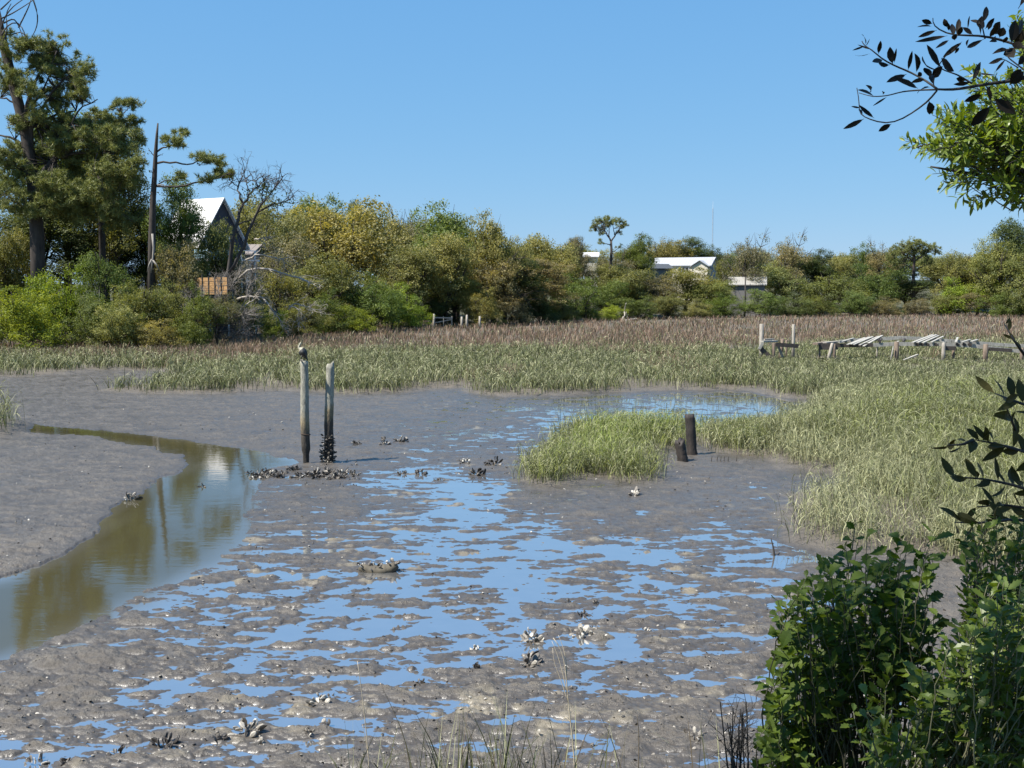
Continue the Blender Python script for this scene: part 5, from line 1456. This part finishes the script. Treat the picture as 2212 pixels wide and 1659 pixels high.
for a, b_ in zip(far[:-1], far[1:]): beam(e, 'stringer', (a[0] + 2, a[1]), (b_[0] - 2, b_[1]), d + 1.7, d + 1.7, 0.08, 0.22, pale_wood)
for a, b_ in (((800, 276), (912, 240)), ((866, 292), (1000, 236)), ((890, 288), (1030, 234)), ((912, 292), (1056, 230)), ((958, 296), (1104, 226)), ((988, 304), (1130, 220)), ((1362, 276), (1512, 216)), ((1400, 276), (1540, 216)), ((1440, 278), (1560, 221)),
              ((1505, 274), (1598, 226)), ((1692, 272), (1706, 234)), ((1742, 272), (1802, 250)), ((1812, 267), (1856, 252)), ((800, 266), (860, 262)), ((1240, 278), (1255, 262)), ((1590, 272), (1616, 268))):
    mb = MB(); p0 = D5(*a, d - 0.35); p1 = D5(*b_, d + 2.0); p0[2] += 0.06; p1[2] += 0.04; q_ = math.sin(a[0] * 12.9) * 0.5; mb.box(p0, p1 + (p1 - p0) * 0.06 * q_, 0.15 + 0.04 * q_, 0.045, up=(0.12 * q_, 0, 1)); part('plank', mb, pale_wood, e)
for cx in (1390, 1425, 1465, 1530, 1695, 1745, 1787, 1100): beam(e, 'bracket', (cx, 276 if cx > 1200 else 250), (cx + 22, 292 if cx > 1200 else 262), d - 0.06, d - 0.06, 0.08, 0.16, dark_wood)
for cx, y0, y1, r, m_, ln, dd in ((655, 296, 410, 0.07, brown_wood, 0, -0.1), (752, 272, 415, 0.11, grey_wood, -0.32, -0.3), (766, 280, 410, 0.10, brown_wood, 0, -0.3), (1242, 262, 375, 0.16, brown_wood, 0, -0.3), (1216, 300, 400, 0.05, pale_wood, -0.2, -0.5), (1600, 268, 365, 0.13, grey_wood, 0, -0.3),
                       (1675, 300, 360, 0.10, brown_wood, 0, 0.3), (1920, 282, 365, 0.17, brown_wood, 0, -0.3), (2196, 312, 375, 0.12, brown_wood, 0, -0.3), (1092, 296, 420, 0.05, grey_wood, 0, 1.5)):
    leg(e, cx, y0, y1, d + dd, r, ln, m_)
beam(e, 'beam', (1612, 312), (1692, 314), d - 0.12, d - 0.12, 0.10, 0.26, dark_wood); beam(e, 'beam', (1942, 318), (2120, 330), d - 0.1, d - 0.1, 0.08, 0.22, dark_wood)
for cx in (1112, 1290): beam(e, 'cross_beam', (cx, 268), (cx + 10, 245), d, d + 1.7, 0.1, 0.2, dark_wood)
mb = MB(); p0 = D5(1295, 402, d - 1.2); p1 = D5(1402, 360, d - 0.6); mb.box(p0, p1, 0.16, 0.05); p2 = D5(1436, 346, d - 0.4)
single('plank', mb, pale_wood, (p0 + p1) / 2, "loose plank leaning in the grass below the ruined boardwalk", 'plank')

# ------------------------------------------------------------------ near foliage
def leaf_blades(base, tip, nrm, width, prof, rng, fold=0.25, curl=0.12):
    """Real leaf shapes with a folded midrib: (verts, quads, faces per leaf)."""
    n = len(base); ax = tip - base; L = np.linalg.norm(ax, axis=1); d = ax / (L[:, None] + 1e-9)
    s = np.cross(d, nrm); s /= np.linalg.norm(s, axis=1)[:, None] + 1e-9; u = np.cross(s, d)
    cu = rng.normal(0, curl, n); out = []
    for tt, k in prof:
        c = base + ax * tt + u * (L * cu * 4 * tt * (1 - tt))[:, None]
        hw = (width * 0.5 * k)[:, None]
        out += [c - s * hw + u * hw * fold, c, c + s * hw + u * hw * fold]
    v = np.stack(out, 1); m = len(prof); q = []
    for i in range(m - 1):
        a = i * 3; q += [(a, a + 1, a + 4, a + 3), (a + 1, a + 2, a + 5, a + 4)]
    Q = (np.arange(n) * 3 * m)[:, None, None] + np.array(q)[None]
    return v.reshape(-1, 3), Q.reshape(-1, 4), 2 * (m - 1)
OVAL = [(0, 0.08), (0.08, 0.10), (0.22, 0.62), (0.45, 1.0), (0.7, 0.86), (0.88, 0.45), (1.0, 0.03)]
LOBED = [(0, 0.10), (0.15, 0.14), (0.32, 0.40), (0.45, 0.80), (0.50, 0.66), (0.62, 1.08), (0.68, 0.74), (0.80, 0.92), (0.86, 0.50), (1.0, 0.04)]

dark_leaf = leaf_material("silhouette_leaves", (0.017, 0.014, 0.011), 0.10, 0.6, 0.12, (1.3, 1.0, 0.5))  # near black: the branch's shade and silhouette are put into the leaf colour
bay_leaf = leaf_material("fresh_bay_leaves", (0.130, 0.185, 0.026), 0.42, 0.4, 0.45, (1.3, 1.25, 0.35))
bush_leaf = leaf_material("shaded_groundsel_leaves", (0.072, 0.108, 0.020), 0.34, 0.5, 0.18, (1.45, 1.45, 0.4))  # darkened leaf colour, shade of the left bush partly painted in
olive_leaf = leaf_material("olive_bay_leaves", (0.052, 0.048, 0.016), 0.25, 0.5, 0.15, (1.5, 1.2, 0.4))
stem_mat = plain_mat("green_brown_stems", (0.075, 0.07, 0.04), 0.8, 0.35, 6)
twig_mat = plain_mat("dark_twigs", (0.028, 0.024, 0.021), 0.8, 0.4, 6)
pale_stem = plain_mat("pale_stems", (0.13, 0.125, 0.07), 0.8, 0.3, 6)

def plant(name, label, cat, loc, stems, smat, base, tip, nrm, width, prof, lmat, rng, fold=0.25, curl=0.12, tint=None):
    e = empty(name, loc, label, cat)
    if stems.n: part('stems', stems, smat, e, True)
    v, q, k = leaf_blades(base, tip, nrm, width, prof, rng, fold, curl)
    t_ = rng.normal(0.5, 0.2, len(base)) if tint is None else tint
    link('leaves', new_mesh('leaves', v - np.asarray(loc), q, None, (lmat,), face_attr={'tint': np.repeat(np.clip(t_, 0, 1), k)}, smooth=False), e)
    return e

def sprays(rng, polys, dr, roots, n, lmean, asp, frac=0.45, per=9, droop=0.15, r0=0.006, spread=1.0, rise=0.3):
    """Shoots from root points to tips inside picture-space outlines, leaves along the outer part of each."""
    st = MB(); B = []; T = []; Nn = []; Wd = []
    k = 0; tries = 0
    P = [np.array(p, float) for p in polys]
    while k < n and tries < n * 60:
        tries += 1
        pl = P[rng.integers(len(P))]
        lo, hi = pl.min(0), pl.max(0); p = rng.uniform(lo, hi)
        if not inpoly(np.array([p[0]]), np.array([p[1]]), pl)[0]: continue
        k += 1
        tipp = V(p[0], p[1], rng.uniform(*dr)); root = np.asarray(roots[rng.integers(len(roots))], float) + rng.normal(0, 0.08, 3)
        near = tipp + (root - tipp) * rng.uniform(0.25, 0.6)
        mid = (tipp + near) / 2 + np.array([rng.normal(0, 0.03), rng.normal(0, 0.03), 0.05 * rise])
        tt = np.linspace(0, 1, 12)[:, None]
        c = near * (1 - tt) ** 2 + 2 * mid * tt * (1 - tt) + tipp * tt ** 2
        c += rng.normal(0, 0.004, c.shape)
        st.tube(c, np.linspace(r0, r0 * 0.35, 12), 5)
        if k % 3 == 0: st.tube([root, (root + near) / 2 + rng.normal(0, 0.04, 3), near], [r0 * 1.9, r0 * 1.4, r0], 5)
        m = max(3, int(per * rng.uniform(0.7, 1.3))); ax = c[-1] - c[-4]; ax /= np.linalg.norm(ax)
        for j in range(m):
            f = 1 - frac * (j / m); i = f * 11; i0 = int(min(i, 10)); b = c[i0] + (c[i0 + 1] - c[i0]) * (i - i0)
            ra = rng.normal(size=3); ra -= ax * ra.dot(ax); ra /= np.linalg.norm(ra)
            dd = ax * rng.uniform(0.15, 0.8) + ra * spread + np.array([0, 0, -droop + 0.05]); dd /= np.linalg.norm(dd)
            L = lmean * rng.uniform(0.65, 1.25) * (0.75 if j == 0 else 1)
            nn = np.cross(dd, np.cross(np.array([-0.2, -0.2, 1.0]), dd)) + rng.normal(0, 0.35, 3)
            B.append(b); T.append(b + dd * L); Nn.append(nn); Wd.append(L * asp * rng.uniform(0.8, 1.2))
    return st, np.array(B), np.array(T), np.array(Nn), np.array(Wd)

# dark branch against the sky, drawn twig by twig
def cb(cx, cy): return ((2350 + cx / 2.37) * 0.73733, (cy / 2.37) * 0.73733)
d0 = 3.4; rng = np.random.default_rng(91); st = MB()
bend = lambda pts: [V(*cb(a, c), d0 + 0.06 * math.sin(a * 0.01) + 0.0002 * (1540 - a)) for a, c in pts]
for pts, r0, r1 in [([(1760, 480), (1640, 520), (1540, 540), (1440, 565), (1300, 580), (1180, 602), (1050, 624), (940, 620)], 0.012, 0.006), ([(940, 620), (860, 560), (740, 495), (660, 465), (560, 415), (490, 350), (430, 315), (415, 285)], 0.006, 0.002),
                    ([(940, 622), (820, 625), (700, 635), (590, 665), (490, 672), (395, 645)], 0.005, 0.002), ([(935, 630), (880, 700), (800, 760), (700, 825), (600, 862), (500, 840), (430, 812), (392, 780), (400, 715), (380, 610)], 0.005, 0.002),
                    ([(1760, 420), (1640, 360), (1540, 330), (1440, 295), (1330, 262), (1200, 242), (1060, 248), (960, 215), (905, 170), (908, 125)], 0.009, 0.002), ([(1180, 580), (1080, 520), (970, 482), (930, 400)], 0.005, 0.002), ([(1100, 300), (1060, 345), (1000, 380), (930, 480), (910, 590)], 0.004, 0.002),
                    ([(1270, 270), (1250, 180), (1280, 70)], 0.004, 0.0015), ([(1300, 600), (1310, 700), (1315, 745)], 0.004, 0.002), ([(1560, 500), (1430, 400), (1420, 345)], 0.004, 0.002), ([(1500, 470), (1400, 410), (1300, 440)], 0.003, 0.0015), ([(1620, 340), (1600, 200), (1560, 120)], 0.005, 0.002)]:
    st.tube(bez(bend(pts), 16), np.linspace(r0, r1, 16) * 0.62, 6)
LV = [(905,165,830,140,26),(900,185,798,188,12),(935,210,805,258,22),(1010,248,785,290,24),(1020,278,925,336,18),(1005,190,985,130,26),(1020,215,1015,160,16),(1050,250,1040,165,30),(1075,260,1090,130,26),(1085,250,1110,185,26),(1060,280,1050,240,30),(1150,200,1165,110,22),(1185,240,1115,190,34),
 (1240,170,1170,140,28),(1255,160,1280,45,30),(1245,200,1250,110,44),(1270,200,1335,125,24),(1290,210,1320,150,20),(1240,240,1225,185,38),(1300,260,1360,160,32),(1340,240,1375,150,50),(1370,260,1400,190,44),(1265,270,1145,330,24),(1160,270,1145,322,18),(1110,290,975,400,26),(1090,330,1060,372,14),
 (440,310,412,238,18),(440,320,470,268,12),(430,322,348,350,10),(470,370,362,382,12),(490,345,385,310,10),(530,375,545,282,24),(560,415,486,430,30),(610,450,530,438,28),(630,445,610,325,46),(640,440,655,335,14),(735,490,765,352,22),(790,505,780,370,40),(800,530,830,505,26),
 (725,515,585,572,34),(805,615,635,545,34),(850,550,755,575,24),(890,540,850,470,40),(935,480,835,390,36),(960,470,865,310,48),(965,400,1055,495,50),(905,540,975,460,44),(920,600,905,510,30),(890,605,800,650,26),
 (500,670,385,625,28),(465,640,440,590,22),(560,660,555,640,14),(590,672,490,736,10),(880,700,885,795,44),(430,825,285,895,26),(500,820,395,728,26),(620,860,530,912,30),(405,750,340,738,10),(420,800,392,760,14),
 (1135,560,1070,545,30),(1165,575,1050,585,22),(1180,560,1240,430,32),(1350,520,1230,505,18),(1340,500,1410,415,14),(1255,655,1125,705,34),(1305,735,1172,875,56),(1330,680,1480,790,54),(1290,600,1300,690,34),(1440,590,1520,480,70),(1445,560,1540,500,50),
 (1430,350,1320,375,26),(1400,400,1295,442,24),(1420,340,1470,400,60),(1450,300,1480,140,64),(1480,300,1540,210,60),(1490,250,1530,130,40),(1450,300,1540,330,50),(1500,60,1510,0,36),(1540,380,1500,450,40),(1400,300,1420,255,30),(1330,270,1300,290,30)]
B = np.array([V(*cb(a, b_), d0 + rng.normal(0, 0.03)) for a, b_, *_ in LV]); T = np.array([V(*cb(c, e_), d0 + rng.normal(0, 0.05)) for _, _, c, e_, _ in LV])
W_ = np.array([w_ for *_, w_ in LV]) / 2.37 * 0.73733 * d0 / F * 1.35
nn = np.array([0, -1.0, 0.1]) + rng.normal(0, 0.3, (len(LV), 3))
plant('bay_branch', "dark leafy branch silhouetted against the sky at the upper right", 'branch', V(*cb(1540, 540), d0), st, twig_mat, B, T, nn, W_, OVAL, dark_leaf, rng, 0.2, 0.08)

# sunlit tree limb behind it
rng = np.random.default_rng(92)
polys = [[cb(*p) for p in pp] for pp in ([(1120, 470), (1250, 450), (1400, 520), (1700, 450), (1700, 900), (1350, 950), (1200, 840), (1180, 640)], [(640, 990), (720, 930), (900, 880), (900, 760), (960, 700), (1020, 760), (1170, 740), (1230, 850), (1350, 950), (1200, 1180), (1080, 1170), (960, 1110), (830, 1060), (720, 1040)],
         [(1180, 850), (1700, 850), (1700, 1250), (1400, 1300), (1150, 1220), (1060, 1100)], [(1400, 520), (1700, 300), (1700, 700), (1450, 700)], [(880, 1240), (920, 1160), (1040, 1210), (1130, 1220), (1100, 1310), (960, 1290)], [(1060, 1400), (1080, 1330), (1190, 1390), (1140, 1450)], [(1290, 1330), (1540, 1290), (1700, 1330), (1700, 1450), (1480, 1450), (1300, 1430)], [(1450, 100), (1700, 60), (1700, 400), (1500, 380)])]
roots = [V(2330, 420, 8.2), V(2330, 380, 8.4), V(2320, 300, 8.0)]
A = []; st = MB()
for pl, n in zip(polys, (95, 90, 120, 38, 10, 4, 26, 34)):
    s_, *r_ = sprays(rng, [pl], (7.4, 8.8), roots, n, 0.085, 0.30, 0.5, 11, 0.1, 0.005, 0.8)
    A.append(r_); st.add(np.concatenate(s_.v), np.concatenate(s_.q), np.concatenate(s_.t))
B, T, nn, W_ = [np.concatenate(k) for k in zip(*A)]
st.tube(bez([V(2330, 420, 8.2), V(2200, 395, 8.1), V(2080, 372, 8.0), V(2010, 360, 8)], 10), np.linspace(0.022, 0.006, 10), 7)
st.tube(bez([V(2330, 380, 8.4), V(2180, 300, 8.2), V(2060, 300, 8.0), V(1970, 320, 8)], 10), np.linspace(0.022, 0.005, 10), 7)
plant('bay_tree_limb', "bright green sunlit leafy limb reaching in at the upper right below the dark branch", 'branch', V(2330, 400, 8.2), st, twig_mat, B, T, nn, W_, OVAL, bay_leaf, rng, 0.25, 0.12)

# olive leaved branch at the right edge
rng = np.random.default_rng(93); d0 = 3.7; st = MB(); B = []; T = []; nn = []; W_ = []
for pts, n in [([(2300, 1010), (2212, 975), (2150, 958), (2105, 950)], 15), ([(2300, 1090), (2200, 1050), (2130, 1035), (2062, 1030)], 16), ([(2300, 840), (2215, 770), (2190, 735), (2170, 700)], 7), ([(2300, 940), (2230, 880), (2180, 862), (2150, 850)], 8), ([(2300, 1150), (2200, 1120), (2120, 1130), (2062, 1128)], 13), ([(2105, 950), (2080, 960), (2050, 962)], 4), ([(2212, 975), (2190, 920), (2170, 870)], 5),
               ([(2300, 1180), (2230, 1100), (2170, 1090), (2110, 1095)], 10)]:
    P = bez([V(a, b_, d0 + rng.normal(0, 0.05)) for a, b_ in pts], 14); st.tube(P, np.linspace(0.007, 0.002, 14), 6)
    for j in range(n):
        i = int(13 - 12.0 * j / n * 0.9); ax = P[min(i + 1, 13)] - P[max(i - 1, 0)]; ax /= np.linalg.norm(ax)
        ra = rng.normal(size=3); ra -= ax * ra.dot(ax); ra /= np.linalg.norm(ra); dd = ax * rng.uniform(0.2, 0.9) + ra * 0.8 + np.array([0, 0, 0.15]); dd /= np.linalg.norm(dd)
        L = rng.uniform(0.055, 0.095) * (0.5 if pts[-1][1] < 720 else 1); B.append(P[i]); T.append(P[i] + dd * L); nn.append(np.array([0, -0.6, 0.6]) + rng.normal(0, 0.5, 3)); W_.append(L * rng.uniform(0.28, 0.38))
plant('bay_branch', "olive leaved branch hanging in at the right edge before the marsh grass", 'branch', V(2300, 1010, d0), st, twig_mat, np.array(B), np.array(T), np.array(nn), np.array(W_), OVAL, olive_leaf, rng, 0.2, 0.1)

# bushes on the bank, lower right
def bush(name, label, polys, dr, roots, counts, lmean, asp, seed, lmat, smat, per=9, extra=None):
    rng = np.random.default_rng(seed); st = MB(); A = []
    for pl, n in zip(polys, counts):
        s_, *r_ = sprays(rng, [pl], dr, roots, n, lmean, asp, 0.55, per, 0.05, 0.0026, 0.95, 0.6); A.append(r_); st.add(np.concatenate(s_.v), np.concatenate(s_.q), np.concatenate(s_.t))
    B, T, nn, W_ = [np.concatenate(k) for k in zip(*A)]
    if extra: extra(st, rng)
    r = np.asarray(roots[0], float); r = np.array([r[0], r[1], hz(r[0], r[1])])
    return plant(name, label, 'bush', r, st, smat, B, T, nn, W_, LOBED, lmat, rng, 0.3, 0.14)
def gr(px, d): x = (px - 1106) / F * d; return (x, d, hz(x, d))
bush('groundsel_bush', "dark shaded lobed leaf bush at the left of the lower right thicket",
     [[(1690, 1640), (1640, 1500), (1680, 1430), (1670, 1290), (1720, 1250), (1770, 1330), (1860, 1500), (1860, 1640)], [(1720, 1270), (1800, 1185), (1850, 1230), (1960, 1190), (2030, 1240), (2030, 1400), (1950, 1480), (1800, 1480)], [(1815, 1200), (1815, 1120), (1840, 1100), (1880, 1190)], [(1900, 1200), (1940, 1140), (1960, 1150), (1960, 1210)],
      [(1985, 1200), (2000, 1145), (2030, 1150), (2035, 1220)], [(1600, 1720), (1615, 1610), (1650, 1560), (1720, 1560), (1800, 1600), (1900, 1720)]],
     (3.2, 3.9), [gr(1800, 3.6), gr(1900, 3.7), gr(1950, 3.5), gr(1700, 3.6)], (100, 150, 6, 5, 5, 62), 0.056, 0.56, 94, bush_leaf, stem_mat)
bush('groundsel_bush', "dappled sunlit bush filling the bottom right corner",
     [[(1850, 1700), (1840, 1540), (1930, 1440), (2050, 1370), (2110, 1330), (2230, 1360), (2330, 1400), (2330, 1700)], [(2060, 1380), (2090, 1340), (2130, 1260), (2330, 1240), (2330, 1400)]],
     (2.8, 3.4), [gr(2050, 3.1), gr(2150, 3.1), gr(2250, 3.2), gr(1950, 3.0)], (270, 75), 0.049, 0.50, 95, leaf_material("sunlit_groundsel_leaves", (0.090, 0.130, 0.022), 0.38, 0.42, 0.45, (1.45, 1.45, 0.4)), pale_stem, 9)  # lighter copy of the groundsel leaf, sunlight put into the colour
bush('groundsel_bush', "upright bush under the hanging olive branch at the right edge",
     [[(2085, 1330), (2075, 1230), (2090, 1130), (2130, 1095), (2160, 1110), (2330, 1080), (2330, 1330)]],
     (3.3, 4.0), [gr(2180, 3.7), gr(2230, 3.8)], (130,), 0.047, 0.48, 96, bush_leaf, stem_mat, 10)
# bare twig shrub and dry stalks
rng = np.random.default_rng(97); mb = MB(); r = np.array(gr(1640, 3.9))
for k in range(12):
    tp = V(rng.uniform(1535, 1625), rng.uniform(1510, 1640), 3.9); mb.tube(bez([r, (r + tp) / 2 + rng.normal(0, 0.03, 3), tp], 6), np.linspace(0.005, 0.0018, 6), 4)
    for _ in range(4): twigs(mb, rng, tp + (r - tp) * rng.uniform(0.05, 0.25), (tp - r) + rng.normal(0, 0.4, 3), 0.09, 0.0018, 1, 0.6)
e = empty('twig_shrub', r, "leafless dark twigs at the left foot of the lower right thicket", 'shrub'); part('twigs', mb, twig_mat, e)
def stalk(label, pts, r0, mat_, heads=()):
    d1 = 8.3; P = [V(a, b_, d1) for a, b_ in pts]; x, y = P[0][:2]; P[0] = np.array([x, y, hz(x, y) - 0.03]); e = empty('dry_stalk', P[0], label, 'stalk'); mb = MB(); mb.tube(bez(P, 12), np.linspace(r0, r0 * 0.45, 12), 6); part('stem', mb, mat_, e, True)
    for hp in heads: mb = MB(); mb.tube(bez([V(a, b_, d1 + 0.01 * k) for k, (a, b_) in enumerate(hp)], 9), np.linspace(r0 * 0.7, r0 * 0.25, 9), 5); part('branch', mb, mat_, e, True)
straw = plain_mat("dry_straw", (0.46, 0.39, 0.28), 0.7, 0.2, 8); brown_reed = plain_mat("brown_reed", (0.13, 0.105, 0.075), 0.75, 0.3, 8)
stalk("tall straw coloured stalk with a forked plume, right of centre at the bottom", [(1250, 1720), (1240, 1620), (1232, 1560), (1226, 1500), (1222, 1440), (1212, 1400), (1195, 1378)], 0.006, straw, [[(1226, 1500), (1215, 1450), (1203, 1410), (1192, 1385)], [(1224, 1470), (1224, 1430), (1216, 1395), (1206, 1372)], [(1228, 1520), (1214, 1475), (1196, 1430), (1194, 1400)], [(1232, 1560), (1222, 1548), (1214, 1560)]])
stalk("thin straw stalk standing alone left of the bottom grass", [(802, 1740), (797, 1640), (789, 1560), (781, 1490), (772, 1428)], 0.0045, straw, [[(797, 1640), (790, 1600), (783, 1565)]])
stalk("dark leaning reed stem at the bottom, right of the straw plume", [(1372, 1740), (1380, 1640), (1380, 1580), (1376, 1545)], 0.006, brown_reed)
stalk("dark leaning reed stem crossing the pool left of the straw plume", [(905, 1740), (880, 1610), (850, 1535), (822, 1478)], 0.004, brown_reed)
rng = np.random.default_rng(98); n = 400
px = np.concatenate([rng.uniform(740, 1620, 200), rng.normal(1000, 120, 200)]); x = (px - 1106) / F * 8.2 + rng.normal(0, 0.02, n); y = rng.uniform(7.4, 8.6, n); z, *_ = terrain(x, y)
topy = rng.uniform(1500, 1700, n) ; hh = np.maximum(0.25, CAMH - 8.2 * (topy - 635) / F - z)
c = np.where((rng.random(n) < 0.5)[:, None], np.array([0.10, 0.105, 0.05]), np.where((rng.random(n) < 0.5)[:, None], np.array([0.34, 0.34, 0.20]), np.array([0.15, 0.12, 0.085])))
dr_ = np.where(rng.random(n) < 0.3, 0.5, 0.05)
v, q, tt, cc = blade_mesh(np.stack([x, y, z - 0.03], 1), hh, rng.uniform(0.006, 0.014, n), rng.uniform(0, 2 * pi, n), rng.uniform(0.05, 0.35, n), dr_ * rng.random(n), c, rng)
tag(link('bank_grass', new_mesh('bank_grass', v, q, tt, (gm,), point_col={'blade_colour': cc})), "thin green and dry grass stems on the near bank along the bottom edge", 'grass', kind='stuff')

# unseen tree added overhead, crown placed and shaped to shade the near branches
rng = np.random.default_rng(99); loc = np.array([-5.5, -2.5, 2.7])
e = empty('shade_oak', loc, "unseen evergreen oak above the top of the picture, added to shade the near bushes", 'tree')
mb = MB(); mb.tube(bez([loc - (0, 0, 0.5), (-5.4, -2.3, 6), (-5.0, -1.2, 9), (-4.0, 0.6, 11)], 12), np.linspace(0.32, 0.14, 12), 10)
for k in range(9): mb.tube(bez([(-5.0, -1.2, 9), (-4.2, 0.3, 10.4), np.array([-3.2, 1.9, 11]) + rng.normal(0, 1, 3) * np.array([1.2, 0.5, 0.6])], 8), np.linspace(0.1, 0.02, 8), 6)
part('trunk', mb, bark_mat, e, True)
c = np.array([-3.0, 1.9, 11.2]) + unit(rng, 100) * rng.random((100, 1)) ** 0.45 * np.array([2.0, 0.78, 0.9]); c = np.repeat(c, 15, 0); c = c + rng.normal(0, 0.13, c.shape)
v, q = leaf_quads(c - loc, rng.normal(size=c.shape) + (0, 0, 0.6), rng.uniform(0.10, 0.19, len(c)), rng)
o = link('crown', new_mesh('crown', v, q, None, (tree_leaf,), face_attr={'tint': rng.uniform(0, 1, len(q))}), e); o.color = (*LEAFCOL['dark'], 1)
